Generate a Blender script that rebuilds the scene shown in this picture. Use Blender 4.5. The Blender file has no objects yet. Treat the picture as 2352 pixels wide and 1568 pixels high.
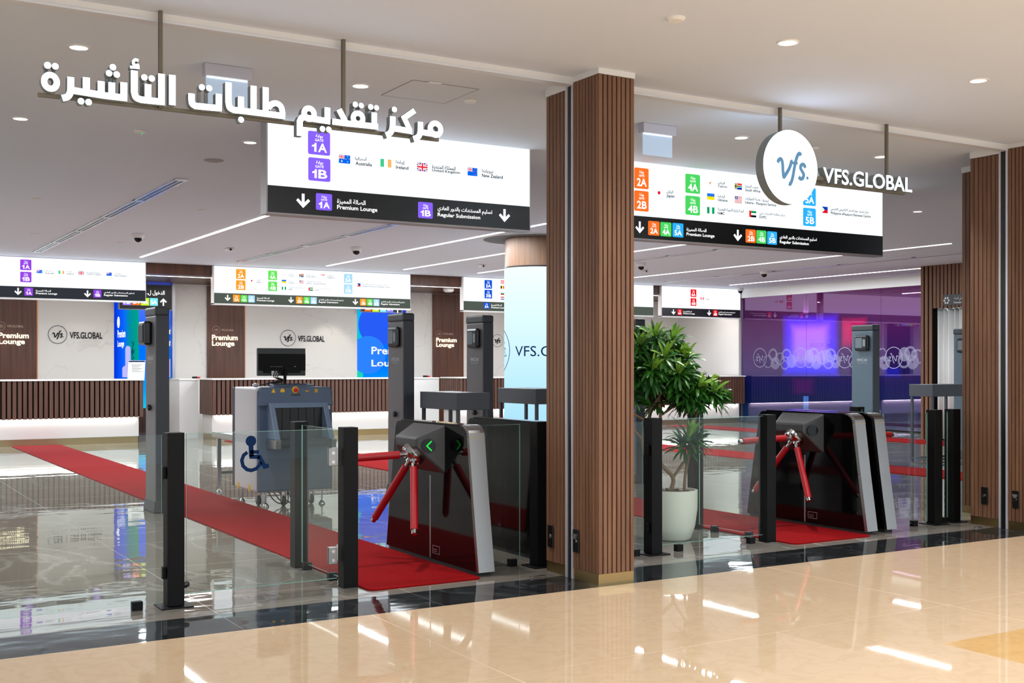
import bpy, math, random
from mathutils import Vector, Matrix
random.seed(7)
S = bpy.context.scene
C = S.collection
PI = math.pi

# ------------------------------------------------------------------ camera, world, exposure
F, PCX, HZ, H = 2665.0, 1176.0, 840.0, 1.4           # focal length in px, horizon row, eye height
YAW = math.atan2(5587 - PCX, F)
sn, cs = math.sin(YAW), math.cos(YAW)
cam = bpy.data.objects.new('camera', bpy.data.cameras.new('camera'))
C.objects.link(cam)
cam.location = (0, 0, H)
cam.rotation_euler = (PI / 2, 0, YAW - PI / 2)
cam.data.sensor_width = 36.0
cam.data.lens = 36.0 * F / 2352
cam.data.shift_y = (HZ - 784.0) / 2352
cam.data.clip_end = 200
S.camera = cam
S.view_settings.view_transform = 'Standard'
S.view_settings.look = 'None'
S.view_settings.exposure = 0.30
S.view_settings.gamma = 1.0
S.view_settings.use_curve_mapping = False
S.cycles.max_bounces = 7
S.cycles.diffuse_bounces = 3
S.cycles.glossy_bounces = 4
S.cycles.transparent_max_bounces = 16
S.cycles.caustics_reflective = False
S.cycles.caustics_refractive = False
S.cycles.sample_clamp_indirect = 6.0
wd = bpy.data.worlds.new('mall_fill_light')
S.world = wd
wd.use_nodes = True
wd.node_tree.nodes['Background'].inputs[0].default_value = (0.80, 0.91, 1.0, 1)
wd.node_tree.nodes['Background'].inputs[1].default_value = 1.15  # added cool fill, lights the mall ceiling from beyond the floor edge


def area_light(name, loc, sx, sy, power, col=(1, 1, 1), rot=(0, 0, 0), parent=None, spread=PI):
    l = bpy.data.lights.new(name, 'AREA')
    l.shape = 'RECTANGLE'; l.size = sx; l.size_y = sy; l.energy = power; l.color = col; l.spread = spread
    o = bpy.data.objects.new(name, l); C.objects.link(o); o.rotation_euler = rot
    if parent:
        o.parent = parent; o.location = Vector(loc) - parent.location
    else:
        o.location = loc
    return o


def spot_light(name, loc, power, ang=1.6, blend=.8, col=(1, .96, .9), rot=(0, 0, 0), parent=None, r=.05):
    l = bpy.data.lights.new(name, 'SPOT')
    l.energy = power; l.spot_size = ang; l.spot_blend = blend; l.color = col; l.shadow_soft_size = r
    o = bpy.data.objects.new(name, l); C.objects.link(o); o.rotation_euler = rot
    if parent:
        o.parent = parent; o.location = Vector(loc) - parent.location
    else:
        o.location = loc
    return o


# ------------------------------------------------------------------ where a picture point lies on a real plane
def ray(px, py):
    r = (px - PCX) / F
    return (sn * r + cs, -cs * r + sn, -(py - HZ) / F)
def on_z(px, py, z=0.0):
    x, y, u = ray(px, py); t = (z - H) / u
    return Vector((x * t, y * t, z))
def on_y(px, py, Y):
    x, y, u = ray(px, py); t = Y / y
    return Vector((x * t, Y, H + u * t))
def on_x(px, py, X):
    x, y, u = ray(px, py); t = X / x
    return Vector((X, y * t, H + u * t))


# ------------------------------------------------------------------ materials
def lin(c):
    return tuple(((v / 255) / 12.92 if v / 255 <= .04045 else ((v / 255 + .055) / 1.055) ** 2.4) for v in c)
MATS = {}
def nmat(name):
    m = bpy.data.materials.new(name); m.use_nodes = True
    return m, m.node_tree.nodes, m.node_tree.links
def pbr(name, col, rough=.5, metal=0.0, spec=.5, coat=0.0):
    if name in MATS: return MATS[name]
    m, n, l = nmat(name); b = n['Principled BSDF']
    b.inputs['Base Color'].default_value = (*lin(col), 1)
    b.inputs['Roughness'].default_value = rough
    b.inputs['Metallic'].default_value = metal
    b.inputs['Specular IOR Level'].default_value = spec
    b.inputs['Coat Weight'].default_value = coat
    b.inputs['Coat Roughness'].default_value = .04
    tex = n.new('ShaderNodeTexNoise'); tex.inputs['Scale'].default_value = 40
    mr = n.new('ShaderNodeMapRange'); mr.inputs[3].default_value = rough * .9; mr.inputs[4].default_value = min(1, rough * 1.1)
    co = n.new('ShaderNodeTexCoord')
    l.new(co.outputs['Object'], tex.inputs['Vector'])
    l.new(tex.outputs[0], mr.inputs[0]); l.new(mr.outputs[0], b.inputs['Roughness'])
    MATS[name] = m
    return m
def emit(col, st=1.0):
    key = ('emit', tuple(col), st)
    if key in MATS: return MATS[key]
    m, n, l = nmat('lit_%d_%d_%d' % tuple(col)); n.remove(n['Principled BSDF'])
    e = n.new('ShaderNodeEmission'); e.inputs[0].default_value = (*lin(col), 1); e.inputs[1].default_value = st
    l.new(e.outputs[0], n['Material Output'].inputs[0])
    MATS[key] = m
    return m
def ramp(n, pts):
    r = n.new('ShaderNodeValToRGB'); e = r.color_ramp.elements
    while len(e) < len(pts): e.new(.5)
    for k, (p, c) in enumerate(pts):
        e[k].position = p; e[k].color = (*c, 1)
    return r
def wood(name, dark, light, rough=.45, scale=1.0):
    m, n, l = nmat(name); b = n['Principled BSDF']
    co = n.new('ShaderNodeTexCoord'); mp = n.new('ShaderNodeMapping')
    mp.inputs['Scale'].default_value = (26 * scale, 26 * scale, 1.2 * scale)
    t = n.new('ShaderNodeTexNoise'); t.inputs['Scale'].default_value = 1.0; t.inputs['Detail'].default_value = 6
    t.inputs['Distortion'].default_value = .6
    r = ramp(n, [(.3, lin(dark)), (.7, lin(light))])
    l.new(co.outputs['Object'], mp.inputs[0]); l.new(mp.outputs[0], t.inputs[0]); l.new(t.outputs[0], r.inputs[0])
    l.new(r.outputs[0], b.inputs['Base Color']); b.inputs['Roughness'].default_value = rough
    return m
def marble(name, base, vein, rough, scale=.5, width=.035, cloud=.12):
    m, n, l = nmat(name); b = n['Principled BSDF']
    co = n.new('ShaderNodeTexCoord')
    t = n.new('ShaderNodeTexNoise'); t.inputs['Scale'].default_value = scale; t.inputs['Detail'].default_value = 5; t.inputs['Distortion'].default_value = 1.2
    a = n.new('ShaderNodeMath'); a.operation = 'SUBTRACT'; a.inputs[1].default_value = .5
    ab = n.new('ShaderNodeMath'); ab.operation = 'ABSOLUTE'
    mr = n.new('ShaderNodeMapRange'); mr.inputs[1].default_value = 0; mr.inputs[2].default_value = width; mr.inputs[3].default_value = .55; mr.inputs[4].default_value = 0
    t2 = n.new('ShaderNodeTexNoise'); t2.inputs['Scale'].default_value = scale * 3; t2.inputs['Detail'].default_value = 4
    mul = n.new('ShaderNodeMath'); mul.operation = 'MULTIPLY'
    cl = n.new('ShaderNodeMath'); cl.operation = 'MULTIPLY_ADD'; cl.inputs[1].default_value = cloud
    mx = n.new('ShaderNodeMix'); mx.data_type = 'RGBA'
    mx.inputs['A'].default_value = (*lin(base), 1); mx.inputs['B'].default_value = (*lin(vein), 1)
    for x in (t, t2): l.new(co.outputs['Object'], x.inputs[0])
    l.new(t.outputs[0], a.inputs[0]); l.new(a.outputs[0], ab.inputs[0]); l.new(ab.outputs[0], mr.inputs[0])
    l.new(mr.outputs[0], mul.inputs[0]); l.new(t2.outputs[0], mul.inputs[1])
    l.new(t2.outputs[0], cl.inputs[0]); l.new(mul.outputs[0], cl.inputs[2])
    l.new(cl.outputs[0], mx.inputs['Factor']); l.new(mx.outputs['Result'], b.inputs['Base Color'])
    b.inputs['Roughness'].default_value = rough
    return m
def tiled_floor(name, base, vein, rough, tx, ty, offs, grout, wav=0.0, scale=.6, spec=.5, ior=1.5, fine=0.0, width=.03):
    """polished stone tiles: veins, joints, and the slight unevenness of the polish"""
    m = marble(name, base, vein, rough, scale=scale, width=width, cloud=.25)
    n, l = m.node_tree.nodes, m.node_tree.links; b = n['Principled BSDF']
    b.inputs['IOR'].default_value = ior; b.inputs['Specular IOR Level'].default_value = spec
    col = b.inputs['Base Color'].links[0].from_socket
    co = n.new('ShaderNodeTexCoord'); mp = n.new('ShaderNodeMapping'); mp.inputs['Location'].default_value = offs
    mp.inputs['Scale'].default_value = (1 / tx, 1 / ty, 1)
    br = n.new('ShaderNodeTexBrick'); br.offset = 0; br.inputs['Scale'].default_value = 1; br.inputs['Mortar Size'].default_value = .0016
    br.inputs['Brick Width'].default_value = 1; br.inputs['Row Height'].default_value = 1; br.inputs['Mortar Smooth'].default_value = .1
    l.new(co.outputs['Object'], mp.inputs[0]); l.new(mp.outputs[0], br.inputs[0])
    mx = n.new('ShaderNodeMix'); mx.data_type = 'RGBA'; mx.inputs['B'].default_value = (*lin(grout), 1)
    l.new(br.outputs['Fac'], mx.inputs['Factor']); l.new(col, mx.inputs['A'])
    l.new(mx.outputs['Result'], b.inputs['Base Color'])
    mr = n.new('ShaderNodeMapRange'); mr.inputs[3].default_value = rough; mr.inputs[4].default_value = .4
    l.new(br.outputs['Fac'], mr.inputs[0]); l.new(mr.outputs[0], b.inputs['Roughness'])
    if wav:
        m2 = n.new('ShaderNodeMapping'); m2.inputs['Scale'].default_value = (1.0, 2.2, 1)
        t = n.new('ShaderNodeTexNoise'); t.inputs['Scale'].default_value = 1.6; t.inputs['Detail'].default_value = 2.5; t.inputs['Roughness'].default_value = .45
        bp = n.new('ShaderNodeBump'); bp.inputs['Strength'].default_value = 1; bp.inputs['Distance'].default_value = wav
        l.new(co.outputs['Object'], m2.inputs[0]); l.new(m2.outputs[0], t.inputs[0]); l.new(t.outputs[0], bp.inputs['Height']); l.new(bp.outputs[0], b.inputs['Normal'])
    return m

M_ceil = pbr('ceiling_paint', (230, 238, 250), .8, spec=.2)
M_ceil_mall = pbr('mall_ceiling_paint', (218, 226, 242), .8, spec=.2)
M_white = pbr('white_lacquer', (232, 230, 228), .35)
M_panel = pbr('white_panel', (228, 226, 224), .5)
M_marble = marble('white_marble', (224, 221, 216), (172, 169, 166), .3, scale=.55, width=.009, cloud=.10)
M_slat = wood('slat_wood', (100, 66, 46), (130, 92, 66), .55)
M_slat2 = wood('slat_wood_dark', (72, 46, 36), (100, 68, 54), .5)
M_wood = wood('walnut_panel', (66, 37, 25), (104, 62, 42), .4, .6)
M_colwood = wood('column_wood', (112, 84, 66), (138, 106, 84), .45, .8)
M_backing = pbr('dark_backing', (16, 10, 8), .8, 0.0, .1)
M_brass = pbr('brushed_brass', (176, 150, 104), .32, 1.0)
M_rail = pbr('bronze_rail', (120, 112, 96), .45, .6)
M_steel = pbr('brushed_steel', (150, 148, 146), .3, 1.0)
M_chrome = pbr('chrome', (196, 194, 194), .16, 1.0)
M_alu = pbr('aluminium', (190, 190, 194), .35, .9)
M_black = pbr('black_powdercoat', (8, 8, 9), .5, 0.0, .18)
M_plastic = pbr('black_plastic', (16, 17, 19), .3)
M_blackglass = pbr('black_glass', (5, 5, 6), .06, spec=.32)
M_nose = pbr('graphite_cover', (52, 53, 54), .38)
M_grey = pbr('detector_grey', (104, 101, 104), .45)
M_dgrey = pbr('detector_dark', (50, 56, 64), .45)
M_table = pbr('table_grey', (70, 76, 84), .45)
M_redarm = pbr('red_arm', (158, 2, 18), .42)
M_scanw = pbr('scanner_white', (206, 204, 208), .4)
M_scanb = pbr('scanner_blue', (74, 92, 118), .42)
M_scanl = pbr('scanner_blue_light', (104, 124, 150), .42)
M_yellow = pbr('signal_yellow', (240, 190, 20), .45)
M_rubber = pbr('rubber', (28, 28, 29), .6)
M_red = pbr('signal_red', (205, 20, 20), .3)
M_text = pbr('black_print', (26, 28, 32), .6, spec=.1)
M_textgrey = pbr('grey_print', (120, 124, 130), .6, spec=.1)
M_navy = pbr('navy_print', (6, 40, 84), .6, 0.0, .1)
M_paper = pbr('paper', (236, 234, 230), .7)
M_pot = pbr('white_ceramic', (226, 224, 214), .45)
M_bark = pbr('bark', (122, 96, 70), .8)
M_soil = pbr('soil', (84, 58, 42), .95)
M_signbox = pbr('sign_housing', (176, 172, 178), .4)
M_curtain = pbr('white_curtain', (226, 226, 224), .85, spec=.1)
M_glassedge = pbr('glass_edge', (120, 168, 156), .15)

FACE = emit((240, 249, 255), 1.0)
FACE2 = emit((240, 249, 255), 1.1)
LETTERS = emit((214, 236, 255), 4.0)
STRIP = emit((255, 250, 246), 3.5)
LAMP = emit((255, 250, 242), 4.0)
TXTW = emit((255, 255, 255), 1.15)

def carpet_mat():
    m, n, l = nmat('red_carpet'); b = n['Principled BSDF']
    co = n.new('ShaderNodeTexCoord')
    t = n.new('ShaderNodeTexNoise'); t.inputs['Scale'].default_value = 260; t.inputs['Detail'].default_value = 3
    r = ramp(n, [(.3, lin((108, 2, 6))), (.7, lin((158, 6, 13)))])
    bp = n.new('ShaderNodeBump'); bp.inputs['Distance'].default_value = .004; bp.inputs['Strength'].default_value = .7
    l.new(co.outputs['Object'], t.inputs[0]); l.new(t.outputs[0], r.inputs[0]); l.new(r.outputs[0], b.inputs['Base Color'])
    l.new(t.outputs[0], bp.inputs['Height']); l.new(bp.outputs[0], b.inputs['Normal'])
    b.inputs['Roughness'].default_value = .95; b.inputs['Specular IOR Level'].default_value = .1
    return m
M_carpet = carpet_mat()

def glass_mat(name, tint, ior=1.5, extra=0.0):
    m, n, l = nmat(name); n.remove(n['Principled BSDF'])
    tr = n.new('ShaderNodeBsdfTransparent'); tr.inputs[0].default_value = (*tint, 1)
    g = n.new('ShaderNodeBsdfGlossy'); g.inputs['Roughness'].default_value = 0.0; g.inputs[0].default_value = (.95, 1, .98, 1)
    fr = n.new('ShaderNodeFresnel'); fr.inputs[0].default_value = ior
    geo = n.new('ShaderNodeNewGeometry')
    inv = n.new('ShaderNodeMath'); inv.operation = 'SUBTRACT'; inv.inputs[0].default_value = 1.0      # only the outer faces mirror
    l.new(geo.outputs['Backfacing'], inv.inputs[1])
    mu = n.new('ShaderNodeMath'); mu.operation = 'MULTIPLY'
    ad = n.new('ShaderNodeMath'); ad.operation = 'ADD'; ad.inputs[1].default_value = extra - .012; ad.use_clamp = True
    mix = n.new('ShaderNodeMixShader')
    l.new(fr.outputs[0], ad.inputs[0]); l.new(ad.outputs[0], mu.inputs[0]); l.new(inv.outputs[0], mu.inputs[1])
    l.new(mu.outputs[0], mix.inputs[0]); l.new(tr.outputs[0], mix.inputs[1]); l.new(g.outputs[0], mix.inputs[2])
    l.new(mix.outputs[0], n['Material Output'].inputs[0])
    return m
M_glass = glass_mat('clear_glass', (.935, .972, .957))


# ------------------------------------------------------------------ mesh building
class MB:
    def __init__(s): s.v = []; s.f = []; s.m = []; s.sm = []
    def add(s, vs, fs, m=0, smooth=False):
        k = len(s.v); s.v += [tuple(p) for p in vs]
        for f in fs:
            s.f.append([i + k for i in f]); s.m.append(m); s.sm.append(smooth)
        return s
    def box(s, x0, x1, y0, y1, z0, z1, m=0):
        x0, x1 = sorted((x0, x1)); y0, y1 = sorted((y0, y1)); z0, z1 = sorted((z0, z1))
        return s.add([(x0, y0, z0), (x1, y0, z0), (x1, y1, z0), (x0, y1, z0), (x0, y0, z1), (x1, y0, z1), (x1, y1, z1), (x0, y1, z1)],
                     [(0, 3, 2, 1), (4, 5, 6, 7), (0, 1, 5, 4), (1, 2, 6, 5), (2, 3, 7, 6), (3, 0, 4, 7)], m)
    def hexa(s, p, m=0):      # 4 bottom (ccw from above) then 4 top
        return s.add(p, [(0, 3, 2, 1), (4, 5, 6, 7), (0, 1, 5, 4), (1, 2, 6, 5), (2, 3, 7, 6), (3, 0, 4, 7)], m)
    def quad(s, a, b, c, d, m=0): return s.add([a, b, c, d], [(0, 1, 2, 3)], m)
    def prism(s, pts, plane, lo, hi, m=0, smooth=False, side=None):
        """outline pts in plane XZ / YZ / XY, extruded between lo and hi on the third axis"""
        mk = {'XZ': lambda a, b, t: (a, t, b), 'YZ': lambda a, b, t: (t, a, b), 'XY': lambda a, b, t: (a, b, t)}[plane]
        n = len(pts); area = sum(pts[i][0] * pts[(i + 1) % n][1] - pts[(i + 1) % n][0] * pts[i][1] for i in range(n))
        if area < 0: pts = pts[::-1]
        if plane == 'XZ': pts = pts[::-1]
        k = len(s.v)
        s.v += [mk(a, b, lo) for a, b in pts] + [mk(a, b, hi) for a, b in pts]
        s.f.append([k + i for i in range(n)][::-1]); s.f.append([k + n + i for i in range(n)]); s.m += [m, m]; s.sm += [False, False]
        for i in range(n):
            j = (i + 1) % n
            s.f.append([k + i, k + j, k + n + j, k + n + i]); s.m.append(m if side is None else side); s.sm.append(smooth)
        return s
    def tube(s, p0, p1, r0, r1=None, n=12, m=0, caps=True):
        p0, p1 = Vector(p0), Vector(p1); r1 = r0 if r1 is None else r1
        d = (p1 - p0).normalized(); a = d.orthogonal().normalized(); b = d.cross(a)
        vs = []
        for p, r in ((p0, r0), (p1, r1)):
            for i in range(n):
                t = 2 * PI * i / n; vs.append(p + (a * math.cos(t) + b * math.sin(t)) * r)
        s.add(vs, [(i, (i + 1) % n, n + (i + 1) % n, n + i) for i in range(n)], m, True)
        if caps: 
            k = len(s.v) - 2 * n
            s.f.append([k + i for i in range(n)][::-1]); s.f.append([k + n + i for i in range(n)]); s.m += [m, m]; s.sm += [False, False]
        return s
    def pipe(s, pts, r, n=8, m=0):
        pts = [Vector(p) for p in pts]; rr = r if isinstance(r, (list, tuple)) else [r] * len(pts)
        rings = []; a = None
        for i, p in enumerate(pts):
            d = (pts[min(i + 1, len(pts) - 1)] - pts[max(i - 1, 0)]).normalized()
            a = d.orthogonal().normalized() if a is None else (a - d * a.dot(d)).normalized()
            b = d.cross(a)
            rings.append([p + (a * math.cos(2 * PI * k / n) + b * math.sin(2 * PI * k / n)) * rr[i] for k in range(n)])
        vs = [v for r_ in rings for v in r_]
        fs = [(i * n + k, i * n + (k + 1) % n, (i + 1) * n + (k + 1) % n, (i + 1) * n + k) for i in range(len(pts) - 1) for k in range(n)]
        s.add(vs, fs, m, True)
        k = len(s.v) - len(vs)
        s.f.append([k + i for i in range(n)][::-1]); s.f.append([k + len(vs) - n + i for i in range(n)]); s.m += [m, m]; s.sm += [False, False]
        return s
    def lathe(s, prof, c, n=32, m=0, axis='z', flute=0, depth=0.0):
        vs = []; c = Vector(c)
        for (r, z) in prof:
            for i in range(n):
                t = 2 * PI * i / n
                rr = r * (1 - depth * (i % 2)) if flute else r
                if axis == 'z': vs.append(c + Vector((rr * math.cos(t), rr * math.sin(t), z)))
                elif axis == 'y': vs.append(c + Vector((rr * math.cos(t), z, -rr * math.sin(t))))
                else: vs.append(c + Vector((z, rr * math.cos(t), rr * math.sin(t))))
        k = len(prof)
        return s.add(vs, [(j * n + i, j * n + (i + 1) % n, (j + 1) * n + (i + 1) % n, (j + 1) * n + i) for j in range(k - 1) for i in range(n)], m, True)
    def ball(s, c, r, m=0, n=16, rz=None):
        rz = rz or r
        return s.lathe([(max(1e-4, r * math.sin(PI * k / 10)), -rz * math.cos(PI * k / 10)) for k in range(11)], c, n, m)
    def disc(s, c, r, axis='z', n=32, m=0, rz=None):
        vs = []
        for i in range(n):
            t = 2 * PI * i / n; a, b = r * math.cos(t), (rz or r) * math.sin(t)
            vs.append((c[0] + a, c[1] + b, c[2]) if axis == 'z' else (c[0] + a, c[1], c[2] + b) if axis == 'y' else (c[0], c[1] - a, c[2] + b))
        return s.add(vs, [list(range(n))], m)
    def build(s, name, mats, parent=None, bevel=0.0, sharp=.6):
        me = bpy.data.meshes.new(name)
        off = parent_loc(parent)
        me.from_pydata([(x - off.x, y - off.y, z - off.z) for x, y, z in s.v], [], s.f)
        mats = mats if isinstance(mats, (list, tuple)) else [mats]
        for m in mats: me.materials.append(m)
        me.polygons.foreach_set('material_index', s.m)
        me.polygons.foreach_set('use_smooth', s.sm)
        me.update()
        if any(s.sm): me.set_sharp_from_angle(angle=sharp)
        o = bpy.data.objects.new(name, me); C.objects.link(o)
        if parent: o.parent = parent
        if bevel:
            b = o.modifiers.new('edge', 'BEVEL'); b.width = bevel; b.segments = 2; b.limit_method = 'ANGLE'
        return o
def parent_loc(p):
    v = Vector((0, 0, 0))
    while p is not None:
        v += Vector(p.location); p = p.parent
    return v
def tag(o, label, cat, group=None, kind=None):
    o['label'] = label; o['category'] = cat
    if group: o['group'] = group
    if kind: o['kind'] = kind
    return o
def thing(name, loc, label, cat, group=None):
    o = bpy.data.objects.new(name, None); C.objects.link(o); o.location = loc; o.empty_display_size = .1
    return tag(o, label, cat, group)
def struct(mb, name, mats, label, cat, bevel=0.0):
    return tag(mb.build(name, mats, None, bevel), label, cat, None, 'structure')
def copy_tree(o, parent=None):
    c = o.copy(); C.objects.link(c); c.parent = parent
    for ch in list(o.children): copy_tree(ch, c)
    return c
def dup(o, loc, label, group=None):
    c = copy_tree(o); c.location = loc; c['label'] = label
    if group: c['group'] = group
    return c

# ------------------------------------------------------------------ lettering
AR = {}
for ch, base, k in (('ا', 0xFE8D, 2), ('أ', 0xFE83, 2), ('إ', 0xFE87, 2), ('ب', 0xFE8F, 4), ('ة', 0xFE93, 2), ('ت', 0xFE95, 4), ('ج', 0xFE9D, 4),
                    ('خ', 0xFEA5, 4), ('ح', 0xFEA1, 4), ('د', 0xFEA9, 2), ('ر', 0xFEAD, 2), ('ز', 0xFEAF, 2), ('س', 0xFEB1, 4), ('ش', 0xFEB5, 4),
                    ('ص', 0xFEB9, 4), ('ض', 0xFEBD, 4), ('ط', 0xFEC1, 4), ('ع', 0xFEC9, 4), ('غ', 0xFECD, 4), ('ف', 0xFED1, 4), ('ق', 0xFED5, 4), ('ك', 0xFED9, 4),
                    ('ل', 0xFEDD, 4), ('م', 0xFEE1, 4), ('ن', 0xFEE5, 4), ('ه', 0xFEE9, 4), ('و', 0xFEED, 2), ('ي', 0xFEF1, 4), ('لا', 0xFEFB, 2), ('لإ', 0xFEF9, 2), ('لأ', 0xFEF7, 2)):
    AR[ch] = (base, k)
def arabic(s):
    out = []
    for w in s.split(' '):
        L = []; i = 0
        while i < len(w):
            if w[i:i + 2] in AR: L.append(w[i:i + 2]); i += 2
            else: L.append(w[i]); i += 1
        g = ''
        for i, c in enumerate(L):
            if c not in AR: g += c; continue
            base, k = AR[c]
            pj = i > 0 and L[i - 1] in AR and AR[L[i - 1]][1] == 4
            nj = k == 4 and i + 1 < len(L) and L[i + 1] in AR
            g += chr(base + (3 if pj and nj else 2 if nj else 1 if pj else 0))
        out.append(g[::-1])
    return ' '.join(out[::-1])
_curve = bpy.data.curves.new('lettering', 'FONT'); _curve.resolution_u = 3
_to = bpy.data.objects.new('lettering', _curve); C.objects.link(_to)
TC = {}
def glyphs(body, bold=0.0):
    key = (body, bold)
    if key not in TC:
        b = arabic(body) if any('\u0600' <= c <= '\u06ff' for c in body) else body
        _curve.body = b; _curve.offset = bold; _curve.resolution_u = 2 if len(b) > 14 else 3
        dg = bpy.context.evaluated_depsgraph_get(); dg.update()
        me = _to.evaluated_get(dg).to_mesh()
        vs = [tuple(v.co)[:2] for v in me.vertices]; fs = [tuple(p.vertices) for p in me.polygons]
        _to.evaluated_get(dg).to_mesh_clear()
        xs = [v[0] for v in vs]; ys = [v[1] for v in vs]
        x0, x1, y0, y1 = min(xs), max(xs), min(ys), max(ys)
        TC[key] = ([((x - x0) / (x1 - x0), (y - y0) / (y1 - y0)) for x, y in vs], fs, (x1 - x0) / (y1 - y0))
    return TC[key]
def lettering(mb, body, x0, x1, z0, z1, Y, bold=.012, m=0, keep=None, normal='-Y', mirror=False):
    """body fitted into the box x0..x1, z0..z1 on the plane Y (facing -Y), or along Y on a plane X (facing -X)"""
    vs, fs, asp = glyphs(body, bold)
    if keep == 'c':
        w = (z1 - z0) * asp; c = (x0 + x1) / 2; x0, x1 = c - w / 2, c + w / 2
    if keep == 'l': x1 = x0 + (z1 - z0) * asp
    if normal == '-Y': P = [(x0 + a * (x1 - x0), Y, z0 + b * (z1 - z0)) for a, b in vs]
    else: P = [(Y, x0 - a * (x0 - x1), z0 + b * (z1 - z0)) for a, b in vs]
    mb.add(P, fs, m)
    return mb

def stroke(mb, pts, w, to3, depth, m=0):
    """a flat-ended stroke of width w along 2-D points, turned into 3-D by to3 and given thickness"""
    pts = [Vector(q) for q in pts]; pts = [q for i, q in enumerate(pts) if i == 0 or (q - pts[i - 1]).length > 1e-5]
    n = len(pts); L = []; R = []
    for i in range(n):
        p = pts[i]
        d0 = (p - pts[i - 1]).normalized() if i > 0 else None
        d1 = (pts[i + 1] - p).normalized() if i < n - 1 else None
        d = d0 if d1 is None else d1 if d0 is None else (d0 + d1).normalized()
        nn = Vector((-d.y, d.x)); k = 1.0
        if d0 is not None and d1 is not None: k = 1 / max(.5, math.cos(d0.angle(d1) / 2))
        L.append(p + nn * w / 2 * k); R.append(p - nn * w / 2 * k)
    vs = [to3(p.x, p.y, 0) for p in L] + [to3(p.x, p.y, 0) for p in R] + [to3(p.x, p.y, depth) for p in L] + [to3(p.x, p.y, depth) for p in R]
    fr, sd = [], []
    for i in range(n - 1):
        fr.append((i, n + i, n + i + 1, i + 1))
        sd += [(2 * n + i, 2 * n + i + 1, 3 * n + i + 1, 3 * n + i), (i, i + 1, 2 * n + i + 1, 2 * n + i), (n + i, 3 * n + i, 3 * n + i + 1, n + i + 1)]
    sd += [(0, 2 * n, 3 * n, n), (n - 1, 2 * n - 1, 4 * n - 1, 3 * n - 1)]
    k = len(mb.v); mb.v += [tuple(v) for v in vs]
    for f in fr: mb.f.append([a + k for a in f]); mb.m.append(m); mb.sm.append(False)
    if depth:
        for f in sd: mb.f.append([a + k for a in f]); mb.m.append(m + 1); mb.sm.append(False)
def smooth_path(pts, n=6):
    out = []
    P = [Vector(p) for p in pts]; P = [2 * P[0] - P[1]] + P + [2 * P[-1] - P[-2]]
    for i in range(1, len(P) - 2):
        for k in range(n):
            t = k / n; a, b, c, d = P[i - 1:i + 3]
            out.append(tuple(.5 * ((2 * b) + (c - a) * t + (2 * a - 5 * b + 4 * c - d) * t * t + (3 * b - a - 3 * c + d) * t ** 3)))
    out.append(tuple(P[-2]))
    return out
VFS = [[(-.5, .07), (-.46, .15), (-.38, .18), (-.33, .10), (-.315, -.05), (-.30, -.2), (-.275, -.29), (-.2, -.21), (-.1, -.08), (-.03, .05), (.0, .15), (-.02, .19)],
       [(.36, .34), (.32, .39), (.25, .36), (.18, .22), (.12, .02), (.07, -.2), (.02, -.36), (-.04, -.46), (-.1, -.45)],
       [(-.06, .10), (.1, .12), (.24, .12)],
       [(.53, .02), (.47, .10), (.38, .09), (.34, .01), (.40, -.08), (.46, -.16), (.43, -.26), (.34, -.29), (.27, -.24)]]
def vfs_mark(mb, cx, cz, rx, rz, Y, w, m=0, to3=None, ring=True, depth=0):
    t3 = to3 or (lambda a, b, d: (cx + a * rx, Y + d, cz + b * rz))
    for k, st in enumerate(VFS): stroke(mb, smooth_path(st, 5), w * (.7 if k == 2 else 1.0), t3, depth, m)
    dot = [(.6 + .05 * math.cos(t * PI / 5), -.25 + .05 * math.sin(t * PI / 5)) for t in range(10)]
    mb.add([t3(a, b, 0) for a, b in dot], [list(range(10))], m)
    if ring:
        n = 40; vs = []
        for i in range(n):
            a = 2 * PI * i / n
            for r in (.95, 1.0): vs.append(t3(r * math.cos(a), r * math.sin(a), 0))
        mb.add(vs, [(2 * i, 2 * i + 1, (2 * i + 3) % (2 * n), (2 * i + 2) % (2 * n)) for i in range(n)], m)
    return mb

# ================================================================== THE SETTING
XL, XR, YB = -7.0, 19.8, 24.2
ZC = 3.3
M_floor_store = tiled_floor('grey_polished_marble', (114, 106, 96), (196, 192, 186), .025, 1.2, 1.2, (.36, .22, 0), (168, 164, 158), wav=.0022, scale=.55, spec=.66, width=.018)
M_band = tiled_floor('black_polished_marble', (14, 15, 16), (92, 94, 96), .03, 1.2, .6, (.36, .0, 0), (70, 72, 74), wav=.002, scale=2.2, spec=.55, width=.03)
M_floor_mall = tiled_floor('beige_polished_marble', (210, 183, 150), (196, 164, 128), .02, 3.0, 1.5, (.1, .0, 0), (206, 178, 148), wav=.00012, scale=5.0, spec=.35, width=.08)
struct(MB().box(-14, 30, -3.2, 6.0, -.1, 0), 'floor_mall', M_floor_mall, 'beige polished stone floor of the mall walkway', 'floor')  # floor and ceiling end early behind the camera to let the fill in
struct(MB().box(-14, 30, 6.0, 6.46, -.1, 0), 'floor_threshold', M_band, 'black marble strip along the shop threshold', 'floor')
struct(MB().box(-14, 30, 6.46, 29, -.1, 0), 'floor', M_floor_store, 'grey polished marble tile floor inside the centre', 'floor')
struct(MB().box(-14, 30, -3.2, 6.34, ZC, ZC + .12), 'ceiling_mall', M_ceil_mall, 'white painted ceiling over the mall walkway', 'ceiling')
struct(MB().box(-14, 30, 6.34, 29, ZC + .001, ZC + .12), 'ceiling', M_ceil, 'pale grey painted ceiling inside the centre', 'ceiling')
q = on_z(2166, 1478)
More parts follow.
